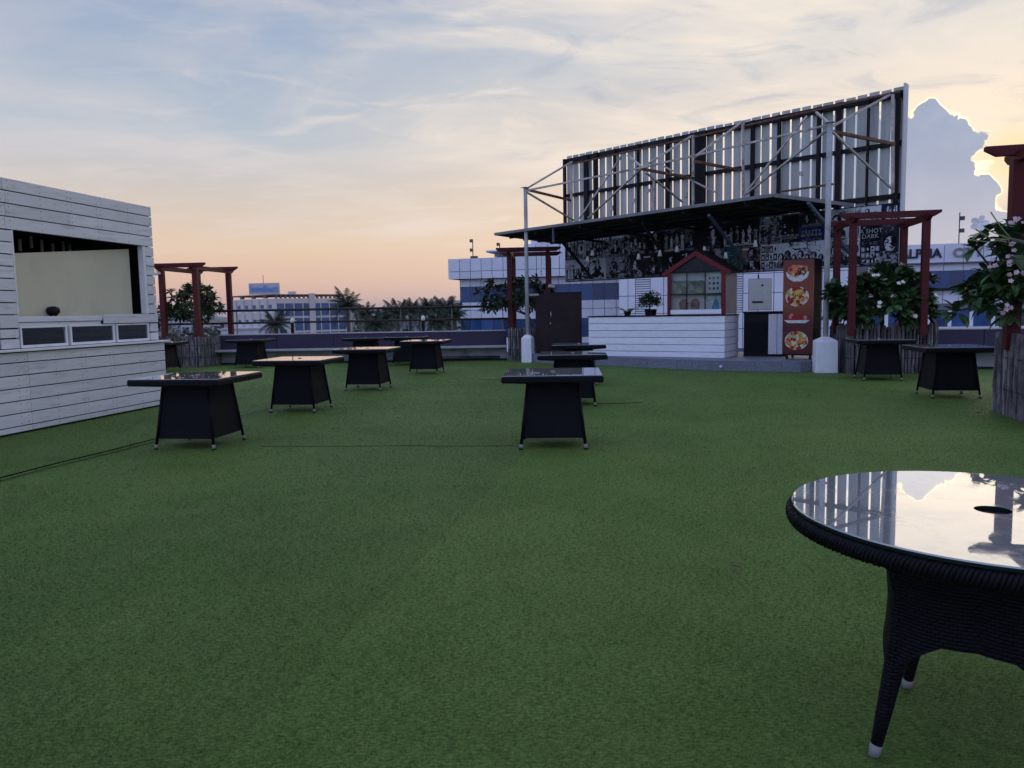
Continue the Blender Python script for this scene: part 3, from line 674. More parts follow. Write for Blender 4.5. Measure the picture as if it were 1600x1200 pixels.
for lab, x, y, rz in (
 ('square black wicker table right beside the white plank kiosk, largest on the left', -3.67, 8.95, -8),
 ('square black wicker table second in the left row, behind the one by the kiosk', -3.34, 12.1, -8),
 ('square black wicker table third in the left row from the kiosk', -2.87, 15.32, -8),
 ('square black wicker table last in the left row, base clear before the far bench', -2.12, 19.15, -8),
 ('square black wicker table nearest in the middle row of three', .46, 8.57, -4),
 ('square black wicker table in the middle of the middle row of three', .98, 12.3, -5),
 ('square black wicker table farthest in the middle row, before the brown cabinet', 1.37, 15.65, -5),
 ('square black wicker table by the far bench, left one of two there', -4.22, 22.3, -5),
 ('square black wicker table by far bench, half hidden by the last left row table', -3.05, 22.45, -5),
 ('square black wicker table at the far left end of the aubergine bench', -7.62, 22.5, -6),
 ('square black wicker table half hidden behind the plank kiosk before the bamboo planter', -9.75, 21.35, -6),
 ('square black wicker table before the white flowering planter, left of the right hand pair', 7.42, 15.5, -11),
 ('square black wicker table left of the right edge planter, right of the right hand pair', 7.1, 12.45, -9)):
    square_table(lab, x, y, rz)

t = thing('round_table', 'large round glass topped black wicker table in the right foreground', 'table', (1.585, 2.49, 0), R(8))
RT = .637
b = MB(); n = 72; hr = .055
ring_o = [(math.cos(2*math.pi*k/n), math.sin(2*math.pi*k/n)) for k in range(n)]
vs = [(c*r, s*r, z) for r, z in ((hr,.818),(RT-.014,.818),(RT-.010,.814)) for c, s in ring_o]
g = b.add(vs, [(j*n+i, j*n+(i+1) % n, (j+1)*n+(i+1) % n, (j+1)*n+i) for j in range(2) for i in range(n)]).build('glass_top', glass_top, t)
b = MB(); vs = [(c*r, s*r, z) for r, z in ((RT-.010,.814),(RT-.010,.804),(hr,.804),(hr,.818)) for c, s in ring_o]
b.add(vs, [(j*n+i, j*n+(i+1) % n, (j+1)*n+(i+1) % n, (j+1)*n+i) for j in range(3) for i in range(n)]).build('glass_edge', glass_edge, g)
MB().lathe([(0,.76),(.05,.76),(.053,.803)], 24).build('parasol_hole', mat('hole_green', (.004,.008,.005), .7), t)
MB().lathe([(.02,.742),(RT-.03,.742),(RT-.012,.755),(RT-.012,.79),(RT-.02,.803),(.02,.8035)], 72).build('top_core', wick_plain, t)
b = MB(); turns = 105; seg = turns*7
for ph in (0, math.pi*2/3, math.pi*4/3):
    pts = []
    for i in range(seg):
        a = 2*math.pi*i/seg; c_ = a*turns/1.0+ph; rr = RT-.010+.013*math.cos(c_); pts.append((rr*math.cos(a), rr*math.sin(a), .774+.022*math.sin(c_)))
    b.path(pts, .0075, 5, closed=True)
b.build('rim_braid', wick_plain, t, smooth=True)
# skirt: rounded-square tub waisted in the middle with an arch between legs
def prof(z): return float(np.interp(z, [0,.15,.3,.42,.52,.62,.70,.76], [.425,.393,.362,.342,.335,.345,.372,.415]))
N = 192; rowsz = 14; vs = []; fs = []
for i in range(N):
    a = 2*math.pi*i/N; q = abs(((a+math.pi/4) % (math.pi/2))-math.pi/4)/(math.pi/4)   # 0 at leg, 1 mid side
    zb = .26+.165*min(1, q*1.7)**.6
    for j in range(rowsz):
        z = zb+(.76-zb)*j/(rowsz-1); r = prof(z)*(1-.20*(1-math.cos(q*math.pi/2))**.8)
        vs.append((r*math.cos(a), r*math.sin(a), z))
for i in range(N):
    k = (i+1) % N
    for j in range(rowsz-1): fs.append((i*rowsz+j, k*rowsz+j, k*rowsz+j+1, i*rowsz+j+1))
MB().add(vs, fs).build('skirt', wick_r, t, smooth=True)
for k in range(4):
    a = k*math.pi/2; zs = [.042,.15,.3,.42,.55,.68,.75]
    lg = MB().path([((prof(z)-.022)*math.cos(a), (prof(z)-.022)*math.sin(a), z) for z in zs], [.019,.025,.032,.036,.034,.034,.034], 12).build('leg', wick_r, t, smooth=True)
    r0 = prof(0)-.02; MB().path([(r0*math.cos(a), r0*math.sin(a), 0), ((prof(.042)-.022)*math.cos(a), (prof(.042)-.022)*math.sin(a), .042)], [.0175,.0205], 14).build('foot_cap', foot_m, lg, smooth=True)

# ------------------------------------------------------------------ food stage
def AB(a, b): return (.39+.781*a+.625*b, 22.6-.625*a+.781*b)
SH = .25
front = [(-.1, .02), (1.3, -.08), (2.6, -.22), (4.3, -.44), (6.0, -.62), (7.1, -.40), (8.05, -.17), (8.35, .45), (8.9, 2.0)]
fw = [AB(*p) for p in front]; backw = [AB(8.2, 3.0), AB(-.6, 3.4)]
st = thing('stage', 'low grey granite stage under the food stall', 'stage')
sb = MB().prism([(x+.02*.62, y+.02*.78) for x, y in fw]+backw, 0, SH-.02)
sb.build('core', mat('stage_core', (.1,.1,.11), .8), st)
MB().prism(fw+backw, SH-.02, SH).build('floor_slab', stone, st)
for p, q in zip(fw, fw[1:]):
    d = Vector((q[0]-p[0], q[1]-p[1], 0)); L = d.length; n = max(1, round(L/.75)); rz = math.atan2(d.y, d.x)
    for i in range(n):
        o = MB().box(L*i/n+.003, L*(i+1)/n-.003, .002, .024, .004, SH-.022).build('riser_slab', stone, st, bevel=.003); o.location = (p[0], p[1], 0); o.rotation_euler.z = rz
# small recessed lamp dots on the riser
for a in (2.55, 6.35): MB().path([(*AB(a, -.62 if a > 6 else -.23), .12), (*AB(a, -.66 if a > 6 else -.27), .12)], .03, 10).build('step_light', lamp_white, st)

# counter
cx0, cx1 = Vector((2.12, 21.03)), Vector((5.27, 18.99)); cl = (cx1-cx0).length; crz = math.atan2((cx1-cx0).y, (cx1-cx0).x)
ct = thing('bar_counter', 'white plank bar counter on the stage', 'counter', (cx0.x, cx0.y, SH), crz)
H0 = 1.055; step = .182
MB().box(.03, cl-.03, .03, 1.14, 0, H0-.002).build('core', dark_int, ct)
z = H0; 
while z > .02:
    z0 = max(0, z-step)
    MB().box(0, cl-.001, 0, .028, z0+.007, z-.005).build('plank', counter_plank, ct, bevel=.003)
    MB().box(cl-.028, cl, .03, 1.16, z0+.007, z-.005).build('plank', counter_plank, ct, bevel=.003)
    z = z0
MB().box(-.03, cl+.02, -.02, 1.18, H0, H0+.03).build('worktop', black, ct, bevel=.004)
# back service cabinet with open black bay and white doors, right of the counter
sc = thing('service_cabinet', 'black framed service cabinet with white doors beside the bar counter', 'cabinet', (5.93, 19.62, SH), R(-20))
MB().box(0, 1.02, .05, .6, 0, 1.10).build('carcass', black, sc)
MB().box(-.02, 1.04, -.02, .62, 1.10, 1.14).build('worktop', dark_steel, sc, bevel=.004)
MB().box(.02, .58, .03, .05, .10, .86).build('dark_panel', dark_int, sc)
for a, b in ((.60, .80), (.81, 1.0)): MB().box(a, b, .01, .05, .06, 1.07).build('door', counter_plank, sc, bevel=.004)
bx = thing('steel_box', 'grey steel machine box with a drip spout on the service cabinet', 'machine', (6.08, 19.75, SH+1.14), R(-20))
MB().box(0, .56, 0, .42, .03, .83).build('body', steel_m, bx, bevel=.012)
MB().box(.10, .36, -.06, 0, .22, .26).build('drip_tray', black, bx); MB().box(.12, .34, -.03, 0, .26, .40).build('spout_plate', steel_m, bx)
MB().path([(.24,.05,.83),(.24,.05,.93)], .018, 8).build('valve', black, bx); MB().path([(.34,0,.66),(.34,-.02,.66)], .028, 10).build('knob', black, bx)
MB().box(.561, .563, .1, .3, .06, .36).build('vent_plate', mat('dull_panel', (.22,.2,.18), .6), bx)

# brown cabinet left of the counter
bc = thing('brown_cabinet', 'brown sheet metal gate with rounded top at the stage left end', 'gate', (.73, 22.75, SH), R(-6))
n = 8; poly = [(0,0),(.40,0),(.40,1.75)]+[(.26-.26*math.sin(math.pi/2*k/n), 1.49+.26*math.cos(math.pi/2*k/n)) for k in range(n+1)]
MB().prism(poly, -.02, .02, axis='y').build('side_leaf', brown_metal, bc)
MB().box(.41, 1.36, -.03, .03, 0, 1.755).build('door_leaf', brown_metal, bc, bevel=.005)
MB().box(.40, 1.37, -.035, .04, 1.755, 1.785).build('top_bar', dark_steel, bc)
MB().path([(.46,-.03,1.22),(.455,-.08,1.2),(.465,-.09,1.05),(.47,-.03,1.02)], .014, 6).build('handle', steel_m, bc, smooth=True)
MB().path([(.44,-.03,.88),(.44,-.05,.88)], .02, 8).build('lock', steel_m, bc)
MB().box(-.30, .10, .03, .07, 1.70, 1.76).build('cross_bar', pole_m, bc)

# house shaped display case on the counter
hs_ = thing('display_house', 'red framed house shaped glass display case on the bar counter', 'display case', (0,0,0), crz)
hs_.location = ct.matrix_basis @ Vector((2.22, .10, H0+.03))
HW, HH, HA, HD = 1.50, 1.06, 1.60, 1.0; q = .085
red_f = mat('red_frame', (.14,.008,.014), .45, .15, 4)
for x in (0, HW-q): MB().box(x, x+q, 0, q, 0, HH).build('corner_post', red_f, hs_, bevel=.004)
MB().beam((-.12, .03, HH-.04), (HW/2+.02, .03, HA-.05), .10, .11).build('gable_board', red_f, hs_); MB().beam((HW/2-.02, .034, HA-.05), (HW+.12, .034, HH-.04), .10, .11).build('gable_board', red_f, hs_)
for s, a, b in ((0, (-.12, HH-.0), (HW/2, HA+.02)), (1, (HW/2, HA+.02), (HW+.12, HH-.0))):
    vs = [(a[0],.085,a[1]),(b[0],.085,b[1]),(b[0],HD+.06,b[1]),(a[0],HD+.06,a[1])]; vs += [(x,y,z+.03) for x,y,z in vs]
    MB().add(vs, [(3,2,1,0),(4,5,6,7),(0,1,5,4),(1,2,6,5),(2,3,7,6),(3,0,4,7)]).build('roof_board', dark_int, hs_)
MB().box(HW-.03, HW, q+.002, HD, .02, HH-.03).build('side_wall', mat('beige_side', (.36,.32,.31), .6, .12, 2), hs_)
MB().box(0, .03, q+.002, HD, .02, HH-.03).build('side_wall', mat('beige_side', (.36,.32,.31)), hs_)
MB().box(.03, HW-.03, .20, .23, .02, HH).build('back_wall', white_paint, hs_)
MB().box(.0, HW, .0+.09, HD, .0, .02).build('floor', white_paint, hs_); MB().box(q+.001, HW-q-.001, .01, .07, .021, .13).build('base_rail', counter_plank, hs_)
MB().prism([(q, HH+.03), (HW-q, HH+.03), (HW/2, HA-.10)], .05, .06, axis='y').build('gable_panel', mat('dark_gable', (.01,.014,.02), .25, .2), hs_)
fr_ = MB(); fr_.box(q, HW-q, .02, .05, HH-.0, HH+.03); fr_.box(q, HW-q, .02, .05, .50, .53); fr_.box(.50, .52, .021, .049, .13, HH); fr_.box(.98, 1.0, .021, .049, .13, HH)
fr_.build('glazing_bar', black, hs_)
for a, b in ((q,.50),(.52,.98),(1.0,HW-q)):
    for c, d in ((.13,.50),(.53,HH)): MB().box(a, b, .032, .038, c, d).build('pane', pane, hs_)
MB().box(q, HW-q, .1, HD-.04, .50, .515).build('shelf', white_paint, hs_)
tealp = mat('teal_print', (.26,.36,.33), .5, .5, 7, c2=(.62,.62,.48)); shirtm = mat('pink_cloth', (.40,.16,.14), .8, .25, 8)
for x in (.13, .56): MB().box(x, x+.36, .10, .11, .55, .86).build('printed_card', tealp, hs_)
for x in (.30, .60): MB().prism([(x,.14),(x+.18,.14),(x+.2,.3),(x+.15,.40),(x+.05,.40),(x-.02,.3)], .10, .16, axis='y').build('cloth_bag', shirtm, hs_)
MB().box(1.02, 1.36, .14, .15, .54, 1.04).build('card_and_reflection', mat('pale_card', (.80,.80,.76), .5, .1, 4), hs_)  # pale card painted in for a white building reflected in the glass
wc = MB(); 
for i in range(3):
    for j in range(3): wc.box(1.05+.10*i, 1.10+.10*i, .132, .139, .62+.13*j, .68+.13*j)
wc.build('print_and_reflection', mat('print_grey_d', (.12,.14,.15), .6), hs_)  # dark squares stand for the windows of that reflected building
MB().box(1.03, 1.36, .14, .15, .04, .46).build('card_and_reflection', mat('pale_card', (.80,.80,.76)), hs_)
MB().flat([(1.12,.15),(1.2,.1),(1.32,.12),(1.30,.32),(1.22,.44),(1.17,.3)], .138).build('print_and_reflection', mat('print_skyblue', (.10,.38,.62), .5), hs_)

# plants on the counter
t = thing('potted_shrub', 'round dark potted shrub standing on the bar counter', 'plant'); t.location = ct.matrix_basis @ Vector((1.62, .45, H0+.03))
MB().lathe([(0,0),(.14,0),(.17,.16),(.16,.16),(.15,.14),(0,.14)], 14).build('pot', dark_int, t)
tp = crown_tips((0,0,.38), (.33,.3,.22), 60, .2); woody((0,0,.1), tp, .018, 4).build('stem', bark, t); leaves_joined('crown', leaf_m, leaf_mats(tp, 12, .075, .036), t)
t = thing('potted_palm', 'small green potted palm left of the shrub on the bar counter', 'plant'); t.location = ct.matrix_basis @ Vector((.95, .45, H0+.03))
MB().lathe([(0,0),(.08,0),(.1,.1),(.09,.1),(0,.09)], 12).build('pot', dark_int, t)
for a, ln_ in ((2.9,.45),(3.4,.3),(.5,.38),(1.2,.34),(5.4,.3),(.1,.26)):
    b = MB(); pr = None
    for i in range(9):
        f = i/8; p = Vector((math.cos(a)*ln_*f, math.sin(a)*ln_*f*.7, .09+ln_*(f*.95-f*f*.75)))
        if pr is not None:
            for s in (-1, 1):
                d = Vector((-math.sin(a)*s, math.cos(a)*s, -.25))*.10*(1-f*.5)+Vector((math.cos(a), math.sin(a), 0))*.05
                b.add([pr, p, p+d], [(0,1,2)])
        pr = p
    b.build('frond', mat('bright_frond', (.07,.13,.03), .5, .3, 4), t)

# fridge with printed fruit panel
fg = thing('display_fridge', 'tall black drinks fridge with a red panel of printed fruit bowls', 'fridge', (6.45, 18.28, SH), R(-38))
FW_, FH_, FD_ = .70, 2.36, .62
MB().box(0, FW_, .02, FD_, .10, FH_).build('body', mat('fridge_black', (.004,.0045,.006), .75, .2, spec=.1), fg, bevel=.012)
fm = bpy.data.materials.new('red_print_panel'); fm.use_nodes = True; ft = NT(fm.node_tree); fb = ft.n['Principled BSDF']
fz = ft.node('ShaderNodeSeparateXYZ'); ft.l.new(ft.node('ShaderNodeTexCoord').outputs['Object'], fz.inputs[0])
ft.put(fb.inputs['Base Color'], ft.ramp(ft.m('DIVIDE', fz.outputs[2], 2.4), [(0, (.07,.008,.009)), (.36, (.085,.009,.009)), (.54, (.24,.052,.014)), (.78, (.20,.035,.012)), (1, (.10,.011,.011))])); fb.inputs['Roughness'].default_value = .35
pn = MB().box(.0, FW_, -.004, .018, .13, FH_-.02).build('print_panel', fm, fg)
for x in (.08, FW_-.08):
    for y in (.1, FD_-.1): MB().path([(x-.02,y,.05),(x+.02,y,.05)], .045, 10).build('castor', black, fg)
PR = [mat('print_'+n_, c, .45, .15, 20) for n_, c in (('white',(.62,.62,.60)),('cherry',(.30,.015,.02)),('orange',(.62,.20,.04)),('yellow',(.62,.46,.10)),('lime',(.32,.45,.14)),('blackberry',(.02,.015,.03)),('melon',(.55,.62,.36)),('pinkf',(.60,.20,.18)))]
def ell(cx, cz, rx, rz, n=18, rot=0): return [(cx+rx*math.cos(2*math.pi*k/n)*math.cos(rot)-rz*math.sin(2*math.pi*k/n)*math.sin(rot), cz+rx*math.cos(2*math.pi*k/n)*math.sin(rot)+rz*math.sin(2*math.pi*k/n)*math.cos(rot)) for k in range(n)]
def bowl(cz, rx, rz, kinds, sty):
    b = MB(); y = -.0065
    if sty == 'side':
        b.flat([(.33-rx, cz+.02), (.33+rx, cz+.02), (.33+rx*.8, cz-rz*.55), (.33+rx*.35, cz-rz), (.33-rx*.35, cz-rz), (.33-rx*.8, cz-rz*.55)], y, 0)
        rng_ = (cz-.02, cz+rz)
    elif sty == 'plate':
        b.flat([(.33-rx*1.2, cz-.05), (.33+rx*1.2, cz-.05), (.33+rx*.8, cz-.12), (.33-rx*.8, cz-.12)], y, 0)
    else: b.flat(ell(.33, cz, rx, rz, 28), y, 0)
    m_ = 110 if sty != 'plate' else 7
    for k in range(m_):
        y -= .00005
        if sty == 'plate': cx_, cz_, r_ = .33+(k-3)*rx*.26, cz+.0+.045*(k % 2), .055
        else:
            a = random.uniform(0, 6.28); rr = math.sqrt(random.random())*(.88 if sty == 'top' else .8); cx_ = .33+rx*rr*math.cos(a); cz_ = cz+rz*rr*math.sin(a)*(1 if sty == 'top' else .7)+(.0 if sty == 'top' else .05); r_ = random.uniform(.025, .055)
        b.flat(ell(cx_, cz_, r_*random.uniform(.8, 1.3), r_*random.uniform(.6, 1.0), 9, random.uniform(0, 3)), y, random.choice(kinds))
    if sty == 'side': y -= .0003; b.flat([(.33-rx*.98, cz-.03), (.33-rx*.6, cz-.10), (.33, cz-.125), (.33+rx*.6, cz-.10), (.33+rx*.98, cz-.03), (.33+rx*.8, cz-rz*.6), (.33+rx*.35, cz-rz), (.33-rx*.35, cz-rz), (.33-rx*.8, cz-rz*.6)], y, 0)
    b.build('printed_fruit_bowl', PR, pn)
bowl(2.03, .27, .20, (1,2,3,4,5,5,7,1), 'side'); bowl(1.48, .27, .23, (1,1,3,3,4,6,2), 'top'); bowl(.98, .25, .1, (1,1,7), 'plate'); bowl(.45, .27, .22, (1,2,4,6,6,2,1), 'top')

# ------------------------------------------------------------------ billboard, poster wall, trusses, awning
BL = Vector((1.88, 25.9, 0)); BRZ = R(-45.79); LEN = 10.52
bbd = thing('billboard', 'tall billboard of vertical grey metal slats seen from behind', 'billboard', BL, BRZ)
slat = MB(); slat.box(-.113, .113, 0, .012, 0, 1); slat_w = slat.mesh('slat', slat_m)
ns = 38; pit = LEN/ns
for i in range(ns):
    top = 6.55+random.uniform(-.012, .012)
    put('slat', slat_w, bbd, (pit*(i+.5), .05+random.uniform(0,.004), 3.9), (0, random.uniform(-.0025,.0025), 0), (random.uniform(.96, 1.04)*(1.12 if i % 7 == 3 else 1), 1, top-3.9))
for z, h in ((6.38, .15), (5.27, .10), (4.05, .12)): MB().box(-.02, LEN, -.03, .045, z-h/2, z+h/2).build('cross_rail', dark_steel, bbd)
for x, wd in ((.03,.10),(.95,.16),(1.35,.12),(2.1,.07),(3.0,.07),(4.05,.12),(4.85,.05),(5.15,.34),(6.75,.10),(7.5,.09),(8.55,.09),(9.05,.13),(9.75,.05),(10.42,.10)): MB().box(x-wd/2, x+wd/2, -.10, -.031, 2.5 if wd > .3 else 3.9, 6.45).build('upright', dark_steel, bbd)
MB().box(LEN+.005, LEN+.04, -.06, .16, 2.3, 6.60).build('end_fascia', mat('pale_fascia', (.60,.61,.64), .5, .05), bbd)
for x, z, wd, hh in ((1.9,4.6,.10,.16),(2.75,4.75,.1,.12),(3.45,4.5,.1,.2),(4.6,4.7,.1,.14),(7.35,4.9,.09,.12),(8.05,4.85,.09,.1),(3.3,5.0,.1,.1)): MB().box(x-wd/2, x+wd/2, .02, .049, z, z+hh).build('patch_plate', slat_m, bbd)
MEM = [((1.4,-3.31,5.0),(.5,-.25,6.27)),((1.4,-3.31,5.0),(.45,-.25,5.06)),((1.4,-3.31,4.94),(.56,-.25,4.41)),((1.4,-3.31,4.96),(5.18,-2.84,5.13)),((5.18,-2.84,5.13),(9.78,-2.26,5.46)),((5.18,-2.84,5.13),(4.97,-.25,6.32)),((5.18,-2.84,5.09),(5.06,-.25,5.14)),((5.27,-2.83,5.0),(4.68,-.25,4.54)),((5.18,-2.84,5.13),(1.18,-.25,4.42)),((2.49,-.25,6.13),(.8,-.25,4.43)),((2.75,-.25,6.13),(5.18,-2.84,5.13)),((3.87,-.25,5.72),(5.79,-.25,4.66)),((6.62,-2.66,5.2),(6.56,-.25,6.44)),((6.62,-2.66,5.09),(6.52,-.25,5.16)),((8.32,-.25,6.24),(6.61,-.25,4.5)),((9.79,-2.26,5.4),(6.66,-.25,4.51)),((9.79,-2.26,5.4),(10.3,-.25,6.35)),((9.79,-2.26,5.32),(10.42,-.25,5.21)),((9.83,-2.26,5.31),(10.39,-.25,4.21)),((8.55,-.25,6.29),(9.78,-2.26,5.47)),((7.64,-.25,4.46),(9.86,-2.25,4.17)),((.41,-.25,6.2),(10.51,-.25,6.38)),((.5,-.25,6.27),(.47,-.25,4.1)),((3.71,-.25,5.54),(3.71,-.25,4.1)),((6.56,-.25,6.44),(6.59,-.25,4.1)),((10.36,-.25,6.34),(10.42,-.25,4.1)),((5.03,-.25,6.34),(5.04,-.25,4.1))]
tr = thing('truss_frame', 'rusty steel truss bracing the back of the billboard', 'truss', BL, BRZ)
for i, (p, q) in enumerate(MEM):
    rusty = i in (1, 6, 13, 17, 20, 21); s = .065 if i in (1, 6, 13, 17) else (.045 if i not in (22, 24, 25, 26, 23) else .06)
    MB().beam(p, q, s, s).build('truss_member', rust_m if rusty else truss_m, tr)
for k, (a, zt, lab) in enumerate(((1.4, 5.04, 'slim grey steel pole at the left end of the stage'), (9.78, 5.50, 'slim grey steel pole rising from the right white footing'))):
    y = (-3.31, -2.26)[k]; p = Matrix.Rotation(BRZ, 4, 'Z') @ Vector((a, y, 0))+BL
    t = thing('steel_pole', lab, 'pole', p, BRZ, 'poles carrying the billboard truss')
    MB().path([(0,0,.3),(0,0,zt)], .062 if k else .055, 10).build('shaft', pole_m, t, smooth=True); MB().box(-.1,.1,-.1,.1,zt,zt+.015).build('cap_plate', truss_m, t)
    s = .22; hft = 1.05-.1*(1-k)
    ftg = thing('concrete_footing', ('narrow white painted footing at the left end of the stage', 'white painted block footing right of the fridge')[k], 'footing', p, R(-12), 'white footings of the steel poles')
    b = MB(); sx = .235 if k else .15
    hh = .72 if k else .72
    vs = [(-sx,-.24,0),(sx,-.24,0),(sx,.24,0),(-sx,.24,0),(-sx*.97,-.235,hh),(sx*.97,-.235,hh),(sx*.97,.235,hh),(-sx*.97,.235,hh),(-.07,-.07,hh+.09),(.07,-.07,hh+.09),(.07,.07,hh+.09),(-.07,.07,hh+.09)]
    b.add(vs, [(3,2,1,0),(0,1,5,4),(1,2,6,5),(2,3,7,6),(3,0,4,7),(4,5,9,8),(5,6,10,9),(6,7,11,10),(7,4,8,11),(8,9,10,11)]).build('block', white_paint, ftg, bevel=.012)

# awning over the stage
aw = thing('awning', 'dark flat sheet awning projecting over the food stall', 'awning', BL, BRZ)
FL, FR, BR_, BL_ = Vector((.30,-3.50,3.80)), Vector((8.58,-2.46,4.06)), Vector((9.45,-.12,3.93)), Vector((-.1,-.12,3.72))
npan = 10
for i in range(npan):
    a, b = i/npan+.0008, (i+1)/npan-.0008
    p = [FL.lerp(FR, a), FL.lerp(FR, b), BL_.lerp(BR_, b), BL_.lerp(BR_, a)]; up = Vector((0,0,.018))
    MB().add(p+[x+up for x in p], [(3,2,1,0),(4,5,6,7),(0,1,5,4),(1,2,6,5),(2,3,7,6),(3,0,4,7)]).build('roof_sheet', roof_m, aw)
dz_ = Vector((0,0,-.035))
MB().beam(FL+Vector((0,-.03,0)), FR+Vector((0,-.03,0)), .04, .075).build('front_fascia', awning_edge, aw)
MB().beam(FR+Vector((.02,0,0)), BR_+Vector((.02,0,0)), .04, .085).build('side_fascia', awning_edge, aw)
MB().beam(FL+Vector((-.02,0,0)), BL_+Vector((-.02,0,0)), .04, .06).build('side_fascia', awning_edge, aw)
for f in (.2, .4, .62, .82): MB().beam(FL.lerp(BL_, f)+dz_*1.3, FR.lerp(BR_, f)+dz_*1.3, .05, .06).build('purlin', dark_steel, aw)
for f in (.18, .36, .55, .73, .92): MB().beam(FL.lerp(FR, f)+dz_*3.2, BL_.lerp(BR_, f)+dz_*3.2, .05, .07).build('rafter', dark_steel, aw)
blue_steel = mat('blue_grey_brace', (.07,.09,.14), .5, .2)
for i, (p, q) in enumerate((((2.37,-3.1,3.66),(1.25,-.16,2.52)), ((5.14,-2.8,3.72),(4.4,-.16,2.55)), ((6.98,-2.6,3.76),(6.66,-.16,2.66)), ((9.2,-2.0,3.86),(9.55,-.16,2.62)))):
    MB().beam(p, q, .065, .065).build('brace', dark_steel if i < 2 else blue_steel, aw)
MB().beam((2.37,-3.2,3.84), (2.37,-3.2,3.42), .05, .05).build('drop_bar', blue_steel, aw)
# pendant lamps
for k, (x, y, z) in enumerate(((2.61,-2.,2.96),(2.78,-1.98,3.13),(4.28,-1.79,2.94),(4.93,-1.71,2.99),(5.44,-1.65,3.07),(5.65,-1.62,2.69),(6.22,-1.55,3.01),(6.26,-1.54,2.79),(6.8,-1.48,2.82),(7.57,-1.38,3.07))):
    p = Matrix.Rotation(BRZ, 4, 'Z') @ Vector((x, y, z))+BL
    t = thing('pendant_lamp', ('first','second','third','fourth','fifth','sixth','seventh','eighth','ninth','tenth')[k]+' small white pendant lamp from the left under the stall awning', 'lamp', p, 0, 'pendant lamps under the awning')
    MB().lathe([(.0,.10),(.028,.10),(.035,.06),(.062,-.06),(.055,-.06),(.03,.05)], 12).build('shade', lamp_white, t, smooth=True)
    MB().path([(0,0,.10),(0,0,.17)], .022, 6).build('socket', black, t); MB().path([(0,0,.17),(0,0,3.80-z)], .005, 4).build('cord', black, t)

for p, drop, lab in (((.95, 23.6, 2.62), .6, 'bare bulb on a cord under the middle pergola'), ((6.95, 9.75, 1.55), .9, 'bare bulb on a cord at the right edge pergola'), ((6.72, 9.6, 1.62), .8, 'second bare bulb hanging left on the right edge pergola')):
    t = thing('hanging_bulb', lab, 'lamp', p, 0, 'bare bulbs hung from the pergolas')
    MB().lathe([(0,-.05),(.025,-.04),(.033,-.01),(.026,.02),(.014,.04),(.014,.06)], 12).build('bulb', lamp_white, t, smooth=True); MB().path([(0,0,.06),(0,0,.10)], .017, 8).build('socket', black, t)
    MB().path([(0,0,.1),(.02,.0,.1+drop)], .004, 4).build('cord', lamp_white if p[0] > 5 else black, t)
# poster wall: rows of prints on the lower frame of the billboard
pw = thing('poster_wall', 'collage of mostly black and white film posters under the billboard', 'poster wall', BL, BRZ)
MB().box(-.02, LEN, -.03, .03, 2.44, 3.90).build('backing_board', mat('poster_backing', (.03,.03,.035), .7), pw)
def print_mat(name, a, b, th=.5, sc=7.):
    m = bpy.data.materials.new('poster_'+name); m.use_nodes = True; t = NT(m.node_tree); p = t.n['Principled BSDF']
    co = t.node('ShaderNodeTexCoord').outputs['Object']; n1 = t.noise(co, sc, 5, .62, .9); n2 = t.noise(co, 2.1, 3, .5)
    f = t.ss(t.m('ADD', n1, t.m('MULTIPLY', t.m('SUBTRACT', n2, .5), .6)), th-.05, th+.05)
    t.put(p.inputs['Base Color'], t.mix(f, a, b)); p.inputs['Roughness'].default_value = .55; p.inputs['Specular IOR Level'].default_value = .1; return m
PC = {n_: print_mat(n_, a, b, th, sc) for n_, a, b, th, sc in (('white',(.60,.63,.67),(.030,.031,.036),.60,9),('grey',(.31,.33,.36),(.018,.018,.022),.52,8),('dark',(.020,.020,.024),(.22,.235,.26),.61,9),('black',(.005,.005,.007),(.12,.12,.14),.66,9),('blue',(.015,.04,.12),(.006,.012,.04),.5,5),('teal',(.02,.085,.095),(.06,.14,.09),.5,5),('red',(.13,.013,.017),(.04,.005,.008),.5,6),('orange',(.24,.11,.03),(.08,.03,.012),.5,6),('skin',(.20,.15,.12),(.04,.028,.024),.52,7),('sky',(.07,.14,.26),(.20,.13,.04),.55,2.5),('pure',(.42,.43,.45),(.36,.37,.39),.5,5))}
PN = list(PC); PM = [PC[k] for k in PN]; ix = {k: i for i, k in enumerate(PN)}
def bust(b, x, z, s, face, coat, y, hat=None):
    b.flat([(x-.62*s,z),(x+.62*s,z),(x+.6*s,z+.34*s),(x+.42*s,z+.52*s),(x+.16*s,z+.62*s),(x-.16*s,z+.62*s),(x-.42*s,z+.52*s),(x-.6*s,z+.32*s)], y, ix[coat])
    b.flat(ell(x+.01*s, z+1.0*s, .33*s, .42*s, 14), y-.0008, ix['black' if face != 'dark' else 'grey'])
    b.flat(ell(x+.03*s, z+.93*s, .26*s, .36*s, 14), y-.0016, ix[face])
    b.flat([(x+.05*s,z+1.26*s),(x+.10*s,z+1.02*s),(x+.02*s,z+.93*s),(x+.10*s,z+.86*s),(x+.05*s,z+.78*s),(x+.12*s,z+.66*s),(x+.27*s,z+.8*s),(x+.3*s,z+1.05*s),(x+.2*s,z+1.24*s)], y-.0020, ix['black'])
    b.flat([(x-.2*s,z+1.03*s),(x-.04*s,z+1.0*s),(x-.03*s,z+.955*s),(x-.18*s,z+.965*s)], y-.0024, ix['black'])
    b.flat([(x-.1*s,z+.2*s),(x+.1*s,z+.2*s),(x+.13*s,z+.58*s),(x-.13*s,z+.58*s)], y-.0008, ix['white' if coat in ('black','dark') else 'dark'])
